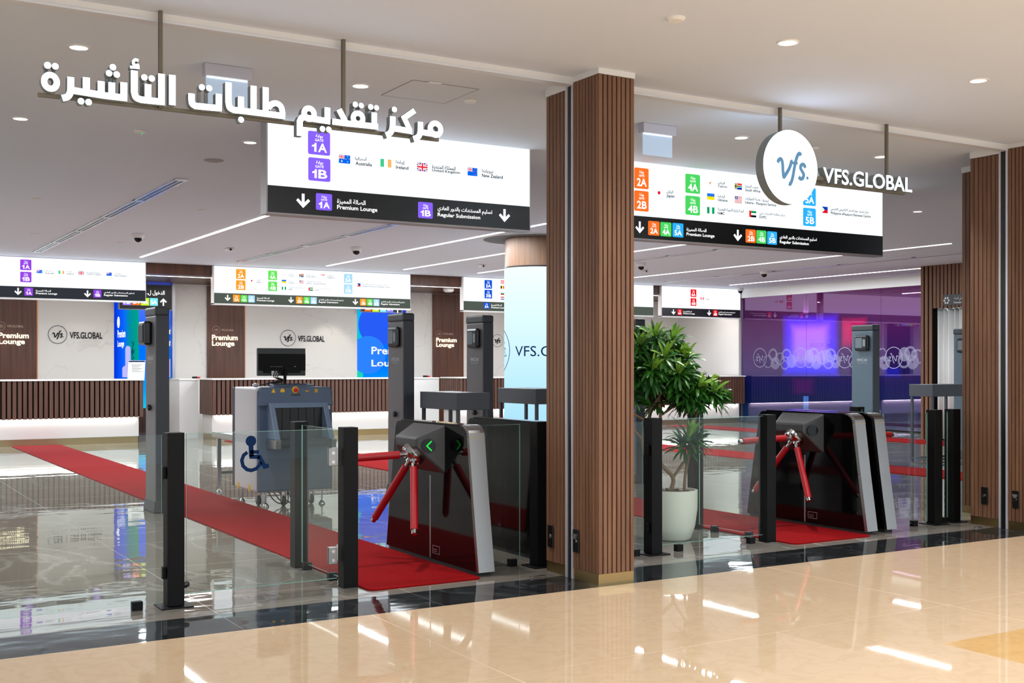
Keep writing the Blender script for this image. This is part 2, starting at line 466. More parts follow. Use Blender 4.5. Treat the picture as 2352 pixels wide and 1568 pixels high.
struct(MB().box(q.x, q.x + 1.6, q.y - 1.6, q.y, -.02, .0006), 'floor_inlay', tiled_floor('golden_stone', (206, 168, 112), (190, 144, 86), .08, 3, 3, (0, 0, 0), (170, 130, 80), scale=6, spec=.35, width=.08), 'golden stone inlay in the beige mall floor at the lower right', 'floor')
# header track along the opening
hd = MB().box(XL, 30, 6.33, 6.40, 3.262, ZC, 0).box(XL, 30, 6.326, 6.404, 3.25, 3.262, 1)
struct(hd, 'trim_1', [M_panel, pbr('header_gloss', (222, 224, 230), .4)], 'white header track along the top of the shopfront', 'trim')
# walls
struct(MB().box(XL - .1, XL, 6.46, 29, 0, ZC), 'wall_left', M_panel, 'white side wall at the left end', 'wall')
struct(MB().box(XL, XR + 6, 29, 29.1, 0, ZC), 'wall_rear', M_panel, 'white wall of the rear corridor', 'wall')
wb = MB()
for x0, x1 in ((XL, 5.236), (6.46, 10.54), (11.81, XR)): wb.box(x0, x1, YB, YB + .12, 0, 3.1)
struct(wb, 'wall_back', M_marble, 'white veined marble wall behind the counters', 'wall')
struct(MB().box(6.40, 6.46, YB - .02, YB + .14, 0, 3.1).box(11.75, 11.81, YB - .02, YB + .14, 0, 3.1), 'trim_2', M_alu, 'grey metal jambs of the openings in the marble wall', 'trim')
struct(MB().box(XL, XR, 21.75, 26.5, 3.1, ZC - .001), 'ceiling_bulkhead', M_wood, 'brown walnut bulkhead above the counters', 'ceiling')
struct(MB().box(XR, XR + .12, 21.8, YB, 0, ZC), 'wall_right', M_panel, 'white wall at the right end of the counters', 'wall')
struct(MB().box(XR - .04, XR + .12, 14.9, 21.8, 3.08, ZC), 'trim_3', M_panel, 'white fascia above the purple glass', 'trim')
struct(MB().box(XR - .03, XR + .06, 21.72, 21.8, 0, 3.08), 'trim_4', M_alu, 'pale metal post at the end of the purple glass', 'trim')
struct(MB().box(XR + 4.6, XR + 4.7, 13, 24, 0, ZC).box(XR + .12, XR + 4.6, 12.9, 13, 0, ZC).box(XR + .12, XR + 4.6, YB, YB + .1, 0, ZC), 'wall_lounge', pbr('lounge_wall', (150, 140, 160), .7), 'wall of the room behind the purple glass', 'wall')

def slats_x(mb, x0, x1, Y, z0, z1, pitch, w, d, m=0):          # slats facing -Y
    n = max(1, int(round((x1 - x0) / pitch))); p = (x1 - x0) / n
    for i in range(n):
        c = x0 + (i + .5) * p; mb.box(c - w / 2, c + w / 2, Y, Y + d, z0, z1, m)
def slats_y(mb, y0, y1, X, z0, z1, pitch, w, d, m=0):          # slats facing -X
    n = max(1, int(round((y1 - y0) / pitch))); p = (y1 - y0) / n
    for i in range(n):
        c = y0 + (i + .5) * p; mb.box(X, X + d, c - w / 2, c + w / 2, z0, z1, m)

# slatted pillars of the shopfront
def pillar(name, x0, x1, yb, label, right=False):
    t = bpy.data.objects.new(name, None); C.objects.link(t); t.location = (x0, 6.04, 0); tag(t, label, 'pillar', None, 'structure')
    core = MB().box(x0 + .012, x1 - .012, 6.052, 6.33, 0, 3.27).box(x0 + .03, x1 - .02, 6.42, yb - .012, 0, 3.24)
    core.build('pillar_core', M_backing, t)
    s = MB()
    z0, z1 = .07, 3.262
    slats_x(s, x0, x1, 6.04, z0, z1, .0365, .0275, .02)
    slats_y(s, 6.045, 6.33, x0, z0, z1, .038, .028, .02)
    s.build('front_slats', M_slat, t, .0025)
    s = MB(); slats_y(s, 6.42, yb, x0 + .015, .07, 3.235, .045, .036, .02); slats_x(s, x0 + .02, x1, yb - .02, .07, 3.235, .0365, .028, .02)
    s.build('rear_slats', M_slat, t, .0025)
    MB().box(x0 + .004, x1 - .004, 6.044, 6.33, 0, .07).box(x0 + .02, x1 - .004, 6.42, yb - .004, 0, .07).build('plinth', M_brass, t)
    MB().box(x0 - .002, x1 + .002, 6.038, 6.33, 3.264, ZC).box(x0 + .012, x1, 6.42, yb, 3.238, ZC).build('top_trim', M_panel, t)
    MB().box(x0 - .004, x0 + .06, 6.33, 6.342, 0, 3.25).box(x0 - .004, x0 + .06, 6.402, 6.415, 0, 3.25).box(x0 - .001, x0 + .06, 6.342, 6.350, 0, 3.25).build('guide_channel', pbr('white_metal', (214, 212, 220), .3, .3), t)
    MB().box(x0 + .008, x0 + .06, 6.350, 6.402, 0, 3.25).build('channel_slot', M_plastic, t)
    return t
pillar('wall_pillar', 4.293, 4.58, 6.68, 'wood slatted shopfront pillar at the centre of the photo')
pillar('wall_pillar', 8.80, 11.2, 6.72, 'wood slatted shopfront pillar at the right edge')
# deeper slatted wall piece beside the right pillar
sw = MB().box(9.45, 11.2, 6.76, 7.28, 0, 3.24, 1); slats_y(sw, 6.8, 7.28, 9.43, .07, 3.24, .045, .036, .02); sw.box(9.44, 11.2, 6.76, 7.285, 0, .07, 2).box(9.43, 11.2, 6.76, 7.285, 3.245, ZC, 3)
struct(sw, 'wall_slatted', [M_slat, M_backing, M_brass, M_panel], 'narrow slatted return wall behind the right pillar', 'wall')
# far right slatted wall with doorway
XS = 18.17
yd1 = on_x(2142, 800, XS).y; zd = on_x(2142, 708, XS).z
cw = MB().box(XS + .02, XS + 1.5, yd1, 14.97, 0, ZC, 1).box(XS + .02, XS + 1.5, yd1 - 1.6, yd1, zd, ZC, 1).box(XS + .02, XS + 1.5, 9.5, yd1 - 1.6, 0, ZC, 1)
slats_y(cw, yd1, 14.97, XS, 0, ZC, .085, .062, .03); slats_y(cw, yd1 - 1.6, yd1, XS, zd, ZC, .085, .062, .03); slats_y(cw, 9.5, yd1 - 1.6, XS, 0, ZC, .085, .062, .03)
struct(cw, 'wall_slatted_room', [M_slat, M_backing], 'wood slatted wall of the curtained room at the far right', 'wall')

# ================================================================== LIT SIGNS
def P3(s, ox, oy):                       # picture scale of a close-up -> full picture
    return lambda x, y: (ox + x / s, oy + y / s)
GREEN, ORANGE, PURPLE, SKY, BLUE, RED = (70, 200, 90), (246, 106, 34), (128, 92, 240), (40, 166, 236), (14, 78, 200), (222, 28, 36)
class Sign:
    def __init__(s, pic, Y, name, label, group, x0, x1, z0, z1, depth, top=ZC):
        s.pic, s.Y, s.k = pic, Y, .003
        s.t = thing(name, ((x0 + x1) / 2, Y, z0), label, 'sign', group)
        s.x0, s.x1, s.z0, s.z1 = x0, x1, z0, z1
        b = MB().box(x0 - .012, x1 + .012, Y, Y + depth, z0 - .014, top - .002)
        b.build('housing', M_signbox, s.t)
    def at(s, x, y): return on_y(*s.pic(x, y), s.Y)
    def face(s, zband, dark):
        s.band = zband
        MB().box(s.x0, s.x1, s.Y - .004, s.Y, zband, s.z1).build('lit_face', FACE if s.Y < 20 else FACE2, s.t)
        MB().box(s.x0, s.x1, s.Y - .004, s.Y, s.z0, zband).build('dark_band', dark, s.t)
    def rect(s, xl, xr, yt, yb):
        a = s.at(xl, yt); b = s.at(xl, yb); c = s.at(xr, yt)
        return a.x, c.x, b.z, a.z
    def tile(s, xl, xr, yt, yb, txt, col, st=1.0, small=True):
        x0, x1, z0, z1 = s.rect(xl, xr, yt, yb); Y = s.Y - .006
        r = (x1 - x0) * .08; pts = []
        for cx, cz, a0 in ((x1 - r, z1 - r, 0), (x0 + r, z1 - r, 90), (x0 + r, z0 + r, 180), (x1 - r, z0 + r, 270)):
            for k in range(4): a = math.radians(a0 + 30 * k); pts.append((cx + r * math.cos(a), cz + r * math.sin(a)))
        o = MB().prism(pts, 'XZ', Y, s.Y - .003).build('gate_tile', emit(col, st), s.t)
        m = MB(); w, h = x1 - x0, z1 - z0
        if txt[0] == '1':                                  # a numeral one with its flag
            a0, b0, b1, u = x0 + w * .17, z0 + h * .12, z0 + h * .50, w * .1
            m.add([(q, Y - .002, r_) for q, r_ in ((a0 + u * 1.05, b0), (a0 + u * 2.05, b0), (a0 + u * 2.05, b1), (a0 + u * 1.3, b1), (a0 + u * 1.05, b1 - u * .75), (a0, b1 - u * 1.05), (a0, b1 - u * 1.75), (a0 + u * 1.05, b1 - u * 1.5))], [(0, 1, 2, 3, 4, 5, 6, 7)])
            lettering(m, txt[1:], x0 + w * .45, x1 - w * .15, b0, b1, Y - .002, .022)
        else: lettering(m, txt, x0 + w * .17, x1 - w * .15, z0 + h * .12, z0 + h * .50, Y - .002, .022)
        lettering(m, 'GATE', x0 + w * .31, x1 - w * .31, z0 + h * .575, z0 + h * .685, Y - .002, .012)
        lettering(m, 'بوابة', x0 + w * .34, x1 - w * .34, z0 + h * .71, z0 + h * .88, Y - .002, .012)
        m.build('lettering', TXTW, o)
    def text(s, body, xl, xr, yt, yb, mat=None, bold=.022, name='lettering'):
        x0, x1, z0, z1 = s.rect(xl, xr, yt, yb)
        if body and body[-1] in 'ngdkypeaL' and any(c in body for c in 'gpy'): z0 -= (z1 - z0) * .26
        m = MB(); lettering(m, body, x0, x1, z0, z1, s.Y - .0055, bold)
        m.build(name, mat or M_text, s.t)
    def arrow(s, xl, xr, yt, yb, up=False):
        x0, x1, z0, z1 = s.rect(xl, xr, yt, yb); Y = s.Y - .0055
        cx = (x0 + x1) / 2; w = x1 - x0; t = w * .2
        q = (lambda z: z0 + z1 - z) if up else (lambda z: z)
        m = MB()
        m.prism([(cx - t / 2, q(z1)), (cx + t / 2, q(z1)), (cx + t / 2, q(z0 + t)), (cx - t / 2, q(z0 + t))], 'XZ', Y, Y + .001)
        m.prism([(cx, q(z0)), (x1, q(z0 + w * .5)), (x1 - t * .7, q(z0 + w * .5 + t * .7)), (cx, q(z0 + t * 1.4)), (x0 + t * .7, q(z0 + w * .5 + t * .7)), (x0, q(z0 + w * .5))], 'XZ', Y - .0005, Y + .001)
        m.build('arrow', TXTW, s.t)
    def flag(s, kind, xl, xr, yt, yb):
        x0, x1, z0, z1 = s.rect(xl, xr, yt, yb)
        flag(kind, x0, x1, z0, z1, s.Y - .005, s.t)
W3, B3 = (255, 255, 255), (12, 12, 14)
def flag(kind, x0, x1, z0, z1, Y, parent):
    w, h = x1 - x0, z1 - z0; mats = []; mb = MB(); lay = [0]
    def mi(c):
        mm = emit(c, 1.0)
        if mm not in mats: mats.append(mm)
        return mats.index(mm)
    def poly(pts, c):
        lay[0] += 1; y = Y - .0003 * lay[0]
        pts = [(x0 + a * w, z0 + b * h) for a, b in pts]
        area = sum(pts[i][0] * pts[(i + 1) % len(pts)][1] - pts[(i + 1) % len(pts)][0] * pts[i][1] for i in range(len(pts)))
        if area < 0: pts = pts[::-1]
        mb.add([(a, y, b) for a, b in pts], [list(range(len(pts)))], mi(c))
    def rc(a0, a1, b0, b1, c): poly([(a0, b0), (a1, b0), (a1, b1), (a0, b1)], c)
    def dot(a, b, r, c): poly([(a + r * math.cos(t * PI / 6) * h / w, b + r * math.sin(t * PI / 6)) for t in range(12)], c)
    def star(a, b, r, c): poly([(a + (r if t % 2 == 0 else r * .42) * math.sin(t * PI / 5) * h / w, b + (r if t % 2 == 0 else r * .42) * math.cos(t * PI / 5)) for t in range(10)], c)
    def union(a0, a1, b0, b1):
        f = lambda p, q: (a0 + p * (a1 - a0), b0 + q * (b1 - b0))
        poly([f(0, 0), f(1, 0), f(1, 1), f(0, 1)], (24, 50, 150))
        for t, c in ((.13, W3), (.05, (220, 40, 60))):
            poly([f(0, 0), f(t, 0), f(1, 1 - t), f(1, 1), f(1 - t, 1), f(0, t)], c); poly([f(1, 0), f(1, t), f(t, 1), f(0, 1), f(0, 1 - t), f(1 - t, 0)], c)
        for t, c in ((.17, W3), (.1, (220, 40, 60))):
            poly([f(.5 - t * .7, 0), f(.5 + t * .7, 0), f(.5 + t * .7, 1), f(.5 - t * .7, 1)], c); poly([f(0, .5 - t), f(1, .5 - t), f(1, .5 + t), f(0, .5 + t)], c)
    if kind in ('australia', 'newzealand'):
        rc(0, 1, 0, 1, (6, 96, 220)); union(0, .5, .5, 1)
        sc = W3 if kind == 'australia' else (236, 60, 80)
        if kind == 'australia': star(.25, .24, .14, W3)
        for a, b, r in ((.75, .82, .07), (.62, .52, .07), (.88, .58, .07), (.75, .2, .08)): star(a, b, r, sc)
    elif kind == 'uk': union(0, 1, 0, 1)
    elif kind == 'ireland': rc(0, .33, 0, 1, (60, 190, 130)); rc(.67, 1, 0, 1, (250, 170, 90))
    elif kind == 'nigeria': rc(0, .33, 0, 1, (10, 150, 90)); rc(.67, 1, 0, 1, (10, 150, 90))
    elif kind == 'ukraine': rc(0, 1, .5, 1, (30, 110, 210)); rc(0, 1, 0, .5, (255, 214, 0))
    elif kind == 'japan': dot(.5, .5, .5, (206, 20, 50))
    elif kind == 'cyprus': poly([(0, .3), (.25, .1), (.55, .3), (.7, .6), (1, 1), (.6, .8), (.25, .75)], (226, 130, 50)); rc(.2, .7, -.05, .03, (80, 120, 60))
    elif kind == 'southafrica':
        rc(0, 1, .5, 1, (222, 56, 49)); rc(0, 1, 0, .5, (0, 35, 149)); rc(0, 1, .33, .67, W3)
        poly([(0, 1), (.16, 1), (.62, .5), (.16, 0), (0, 0)], W3); rc(0, 1, .4, .6, (0, 122, 77)); poly([(0, .95), (.1, .95), (.52, .5), (.1, .05), (0, .05)], (0, 122, 77))
        poly([(0, .84), (.36, .5), (0, .16)], (255, 182, 18)); poly([(0, .72), (.27, .5), (0, .28)], B3)
    elif kind in ('liberia',):
        for k in range(11): rc(0, 1, k / 11, (k + 1) / 11, (191, 10, 48) if k % 2 == 0 else W3)
        rc(0, .38, .54, 1, (0, 38, 120)); star(.19, .77, .17, W3)
    elif kind == 'uae': rc(0, 1, .66, 1, (0, 140, 70)); rc(0, 1, .33, .66, W3); rc(0, 1, 0, .33, B3); rc(0, .27, 0, 1, (230, 20, 30))
    elif kind == 'philippines': rc(0, 1, .5, 1, (0, 56, 168)); rc(0, 1, 0, .5, (206, 17, 38)); poly([(0, 0), (.48, .5), (0, 1)], W3); dot(.16, .5, .12, (252, 209, 22))
    elif kind == 'singapore': rc(0, 1, .5, 1, (226, 40, 60)); rc(0, 1, 0, .5, W3); dot(.2, .75, .14, W3)
    elif kind == 'canada': rc(0, .25, 0, 1, (216, 20, 40)); rc(.75, 1, 0, 1, (216, 20, 40)); star(.5, .5, .34, (216, 20, 40))
    elif kind == 'austria': rc(0, 1, .66, 1, (220, 40, 50)); rc(0, 1, .33, .66, W3); rc(0, 1, 0, .33, (220, 40, 50))
    elif kind == 'belgium': rc(0, .33, 0, 1, B3); rc(.33, .66, 0, 1, (250, 220, 50)); rc(.66, 1, 0, 1, (230, 40, 50))
    elif kind == 'bulgaria': rc(0, 1, .66, 1, W3); rc(0, 1, .33, .66, (0, 150, 110)); rc(0, 1, 0, .33, (214, 38, 18))
    elif kind == 'netherlands': rc(0, 1, .66, 1, (200, 30, 50)); rc(0, 1, .33, .66, W3); rc(0, 1, 0, .33, (33, 70, 160))
    mb.build('flag', mats, parent)

BANDK = pbr('sign_band_black', (12, 17, 20), .35)
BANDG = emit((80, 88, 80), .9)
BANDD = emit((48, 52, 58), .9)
YS, YR = 8.65, 21.7
PL_AR, RS_AR = 'الصالة المميزة', 'تسليم المستندات بالدور العادي'

# front left sign
p = P3(3.136, 580, 60)
a = on_y(615, 273, YS); b = on_y(1216, 400, YS); zb = on_y(615, 424.5, YS).z; z0 = on_y(615, 486, YS).z
s = Sign(p, YS, 'wayfinding_sign', 'large lit ceiling sign for purple gates 1A and 1B near the left entrance', 'lit gate signs', a.x, b.x, z0, a.z, .13)
s.face(zb, BANDK)
s.tile(398, 557, 752, 920, '1A', PURPLE); s.tile(400, 559, 943, 1110, '1B', PURPLE)
s.flag('australia', 620, 702, 925, 985); s.flag('ireland', 919, 998, 955, 1012); s.flag('uk', 1183, 1258, 982, 1042); s.flag('newzealand', 1547, 1617, 1017, 1075)
s.text('Australia', 740, 858, 975, 1000); s.text('أستراليا', 738, 823, 936, 968)
s.text('Ireland', 1031, 1121, 1003, 1027); s.text('إيرلندا', 1031, 1096, 964, 996)
s.text('United Kingdom', 1291, 1493, 1027, 1052); s.text('المملكة المتحدة', 1291, 1461, 996, 1024)
s.text('New Zealand', 1650, 1801, 1062, 1087); s.text('نيوزيلندا', 1650, 1731, 1028, 1058)
s.arrow(313, 413, 1203, 1306); s.tile(455, 571, 1202, 1322, '1A', PURPLE)
s.text(PL_AR, 607, 812, 1240, 1284, TXTW, .012); s.text('Premium Lounge', 607, 897, 1287, 1318, TXTW, .016)
s.tile(1191, 1296, 1264, 1380, '1B', PURPLE); s.text(RS_AR, 1331, 1725, 1294, 1338, TXTW, .012); s.text('Regular Submission', 1331, 1638, 1342, 1370, TXTW, .016)
s.arrow(1773, 1853, 1315, 1408)
# front right sign
p = P3(3.136, 1430, 180)
b = on_y(2026.3, 440, YS)
s = Sign(p, YS, 'wayfinding_sign', 'large lit ceiling sign for orange, green and blue gates 2A to 5B behind the pillar', 'lit gate signs', 6.08, b.x, z0, a.z, .13)
s.face(zb, BANDK)
for xl, xr, yt, yb, t, c in ((82, 185, 640, 790, '2A', ORANGE), (82, 185, 805, 952, '2B', ORANGE), (450, 555, 685, 823, '4A', GREEN), (450, 555, 842, 980, '4B', GREEN), (1298, 1389, 783, 912, '5A', SKY), (1298, 1389, 930, 1060, '5B', SKY),
                             (182, 263, 1025, 1128, '2A', ORANGE), (270, 349, 1033, 1135, '4A', GREEN), (357, 435, 1040, 1141, '5A', SKY), (884, 957, 1085, 1181, '2B', ORANGE), (962, 1032, 1092, 1187, '4B', GREEN), (1039, 1109, 1100, 1194, '5B', SKY)):
    s.tile(xl, xr, yt, yb, t, c)
for k, xl, xr, yt, yb in (('japan', 247, 273, 810, 836), ('cyprus', 620, 642, 742, 762), ('ukraine', 606, 659, 826, 872), ('nigeria', 606, 659, 925, 972), ('southafrica', 805, 857, 753, 798), ('liberia', 805, 857, 848, 895), ('uae', 909, 960, 952, 998), ('philippines', 1432, 1475, 922, 968)):
    s.flag(k, xl, xr, yt, yb)
for t, xl, xr, yt, yb in (('Japan', 314, 372, 833, 855), ('اليابان', 314, 361, 803, 830), ('Cyprus', 684, 749, 766, 787), ('قبرص', 684, 734, 738, 764), ('Ukraine', 684, 753, 864, 884), ('أوكرانيا', 684, 737, 834, 860), ('NIMC', 683, 732, 960, 980),
                          ('لجنة إدارة الهوية الوطنية', 683, 869, 930, 957), ('South Africa', 880, 990, 792, 812), ('جنوب أفريقيا', 880, 976, 762, 788), ('Liberia - Passport Service', 880, 1104, 882, 902), ('ليبيريا - خدمة الجوازات', 880, 1048, 853, 878),
                          ('DVPC', 983, 1034, 988, 1007), ('مركز معالجة تأشيرات دبي', 983, 1166, 958, 984), ('Philippine ePassport Renewal Centre', 1497, 1784, 958, 978), ('مركز تجديد جواز السفر الإلكتروني الفلبيني', 1497, 1770, 928, 955)):
    s.text(t, xl, xr, yt, yb)
s.arrow(90, 153, 1028, 1113); s.arrow(797, 858, 1088, 1170)
s.text(PL_AR, 458, 601, 1073, 1104, TXTW, .012); s.text('Premium Lounge', 458, 659, 1109, 1132, TXTW, .016)
s.text(RS_AR, 1129, 1397, 1128, 1163, TXTW, .012); s.text('Regular Submission', 1129, 1338, 1165, 1187, TXTW, .016)

# rear signs above the counters
def rear(pic, px0, px1, label, bandm, x_lo=None, x_hi=None):
    x0 = x_lo if x_lo is not None else on_y(px0, 640, YR).x
    x1 = x_hi if x_hi is not None else on_y(px1, 640, YR).x
    s = Sign(pic, YR, 'wayfinding_sign', label, 'lit gate signs', x0, x1, on_y(491, 696, YR).z, 3.292, .12)
    s.face(on_y(491, 672, YR).z, bandm)
    MB().box(x0 - .03, x0, YR - .006, YR + .1, s.z0 - .02, 3.295).box(x0 - .03, x1 + .012, YR - .006, YR + .1, s.z0 - .03, s.z0).build('edge_trim', M_white, s.t)
    return s
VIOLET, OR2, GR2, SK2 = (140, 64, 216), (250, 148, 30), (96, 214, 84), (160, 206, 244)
s = rear(P3(6.918, 0, 560), 0, 334, 'lit gate sign with violet 1A 1B tiles above the leftmost counter', BANDD, x_lo=1.55)
s.tile(319, 499, 245, 413, '1A', VIOLET); s.tile(320, 500, 440, 605, '1B', VIOLET)
for k, xl, xr, yt, yb in (('australia', 580, 670, 410, 463), ('ireland', 928, 1020, 423, 475), ('uk', 1243, 1333, 430, 490), ('newzealand', 1690, 1775, 452, 505)): s.flag(k, xl, xr, yt, yb)
for t, xl, xr, yt, yb in (('Australia', 715, 857, 450, 474), ('أستراليا', 715, 815, 412, 442), ('Ireland', 1060, 1168, 462, 485), ('إيرلندا', 1060, 1138, 428, 454), ('United Kingdom', 1375, 1618, 472, 496), ('المملكة المتحدة', 1375, 1580, 440, 467), ('New Zealand', 1815, 2008, 490, 514), ('نيوزيلندا', 1815, 1920, 458, 484)):
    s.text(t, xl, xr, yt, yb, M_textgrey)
s.arrow(228, 345, 697, 810); s.tile(388, 523, 693, 820, '1A', VIOLET); s.text(PL_AR, 568, 808, 726, 762, TXTW, .012); s.text('Premium Lounge', 568, 908, 768, 798, TXTW, .016)
s.arrow(1335, 1445, 738, 846); s.tile(1484, 1610, 728, 850, '1B', VIOLET); s.text(RS_AR, 1652, 2135, 756, 792, TXTW, .012); s.text('Regular Submission', 1652, 2028, 797, 826, TXTW, .016)
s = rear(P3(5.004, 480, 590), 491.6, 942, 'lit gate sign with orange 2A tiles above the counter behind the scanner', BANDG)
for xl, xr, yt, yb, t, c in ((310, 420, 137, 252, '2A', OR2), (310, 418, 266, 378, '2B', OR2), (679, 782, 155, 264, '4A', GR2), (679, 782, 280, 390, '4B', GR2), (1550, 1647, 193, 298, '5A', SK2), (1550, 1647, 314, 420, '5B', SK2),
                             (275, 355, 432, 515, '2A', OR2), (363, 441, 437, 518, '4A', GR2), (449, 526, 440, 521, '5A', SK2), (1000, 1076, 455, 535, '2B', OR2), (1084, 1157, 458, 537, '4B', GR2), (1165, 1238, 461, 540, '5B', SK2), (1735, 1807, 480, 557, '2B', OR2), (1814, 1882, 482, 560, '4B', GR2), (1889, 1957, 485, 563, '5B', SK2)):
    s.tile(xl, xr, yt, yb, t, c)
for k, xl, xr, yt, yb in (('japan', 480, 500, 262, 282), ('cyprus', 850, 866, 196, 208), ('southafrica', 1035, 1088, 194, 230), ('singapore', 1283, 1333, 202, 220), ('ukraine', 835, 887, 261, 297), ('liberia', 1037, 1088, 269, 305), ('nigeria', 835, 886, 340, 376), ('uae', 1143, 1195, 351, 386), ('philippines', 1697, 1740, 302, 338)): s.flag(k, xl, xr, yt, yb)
for t, xl, xr, yt, yb in (('Japan', 545, 600, 280, 295), ('اليابان', 545, 592, 256, 274), ('Cyprus', 912, 978, 210, 225), ('قبرص', 912, 960, 190, 206), ('South Africa', 1115, 1225, 218, 233), ('جنوب أفريقيا', 1115, 1210, 196, 214), ('Singapore', 1358, 1447, 230, 244), ('سنغافورة', 1358, 1430, 206, 226),
                          ('Ukraine', 912, 983, 289, 303), ('أوكرانيا', 912, 963, 266, 284), ('Liberia - Passport Service', 1115, 1345, 295, 310), ('ليبيريا - خدمة الجوازات', 1115, 1290, 272, 291), ('NIMC', 912, 962, 365, 379), ('لجنة إدارة الهوية الوطنية', 912, 1105, 343, 361), ('DVPC', 1220, 1270, 375, 389), ('مركز معالجة تأشيرات دبي', 1220, 1410, 354, 371),
                          ('Philippine ePassport Renewal Centre', 1768, 2078, 329, 343), ('مركز تجديد جواز السفر الإلكتروني الفلبيني', 1768, 2065, 305, 325)):
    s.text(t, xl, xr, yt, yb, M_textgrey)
for xl, xr, yt, yb in ((180, 247, 435, 505), (910, 973, 459, 528), (1650, 1713, 482, 550)): s.arrow(xl, xr, yt, yb)
s.text(PL_AR, 550, 693, 460, 484, TXTW, .012); s.text('Premium Lounge', 550, 750, 488, 507, TXTW, .016)
s.text(RS_AR, 1260, 1547, 481, 505, TXTW, .012); s.text('Regular Submission', 1260, 1483, 508, 526, TXTW, .016)
s.text(RS_AR, 1977, 2248, 504, 528, TXTW, .012); s.text('Regular Submission', 1977, 2190, 531, 549, TXTW, .016)
s = rear(P3(3.7326, 820, 540), 1064.5, 0, 'lit gate sign with royal blue 3A 3B tiles beside the round screen column', BANDG, x_hi=17.0)
s.tile(1092, 1157, 383, 457, '3A', BLUE); s.tile(1092, 1157, 467, 541, '3B', BLUE); s.tile(1085, 1135, 577, 628, '3A', BLUE)
for k, yt in (('austria', 388), ('belgium', 433), ('bulgaria', 486), ('netherlands', 527)): s.flag(k, 1230, 1264, yt, yt + 25)
s.text(PL_AR, 1150, 1240, 590, 609, TXTW, .012); s.text('Premium Lounge', 1150, 1282, 612, 626, TXTW, .016)
s = rear(P3(2.94, 1440, 560), 1520, 1700, 'lit gate sign with red 6A 6B tiles at the far right', BANDK, x_hi=19.72)
s.tile(429, 468, 306, 358, '6A', RED); s.tile(429, 468, 366, 418, '6B', RED); s.tile(340, 371, 440, 480, '6A', RED); s.tile(580, 611, 447, 487, '6B', RED)
s.flag('canada', 497, 519, 358, 378); s.text('Canada', 530, 555, 369, 377, M_textgrey); s.text('كندا', 530, 545, 359, 367, M_textgrey)
s.arrow(300, 327, 442, 477); s.arrow(541, 568, 448, 484)
s.text(PL_AR, 380, 436, 451, 463, TXTW, .012); s.text('Premium Lounge', 380, 457, 465, 474, TXTW, .016); s.text(RS_AR, 618, 730, 456, 468, TXTW, .012); s.text('Regular Submission', 618, 708, 470, 479, TXTW, .016)

# dark entry signs in the openings
def entry(pic, x0, x1, z0, z1, tiles, arrow, txt, label):
    s = Sign(pic, 24.0, 'entry_sign', label, 'dark entry signs in the wall openings', x0, x1, z0, z1, .08, z1)
    MB().box(x0, x1, 23.996, 24.0, z0, z1).build('dark_face', M_plastic, s.t)
    MB().box((x0 + x1) / 2 - .02, (x0 + x1) / 2 + .02, 24.02, 24.06, z1 - .003, 3.1).build('hanger', M_black, s.t)
    for xl, xr, yt, yb, t, c in tiles:
        ax, bx, az, bz = s.rect(xl, xr, yt, yb)
        o = MB().box(ax, bx, 23.991, 23.997, az, bz).build('gate_tile', emit(c, 1.1), s.t)
        m = MB(); lettering(m, t, ax + (bx - ax) * .12, bx - (bx - ax) * .12, az + (bz - az) * .2, az + (bz - az) * .75, 23.989, .03); m.build('lettering', TXTW, o)
    s.arrow(*arrow, up=True)
    if txt: s.text(*txt, TXTW, .02)
LILAC, LIME, AQUA = (150, 120, 226), (186, 226, 40), (110, 210, 226)
entry(P3(4.126, 240, 640), 5.30, 6.34, 2.55, 3.05, ((172, 253, 180, 248, '1B', LILAC), (260, 337, 180, 249, '2A', ORANGE), (343, 421, 181, 252, '4A', LIME), (428, 505, 182, 255, '5A', AQUA)), (525, 590, 185, 256), ('الدخول لـ', 400, 570, 108, 158), 'dark hanging entry sign with white arrow beside the leftmost lit gate sign')
entry(P3(3.7326, 820, 540), 10.56, 11.55, 2.62, 3.05, ((65, 122, 590, 650, '2B', ORANGE), (130, 187, 590, 655, '4B', LIME), (195, 250, 592, 658, '5B', AQUA), (253, 310, 594, 660, '3A', (120, 120, 226))), (325, 370, 594, 664), None, 'dark hanging entry sign partly hidden under the orange 2A gate sign')

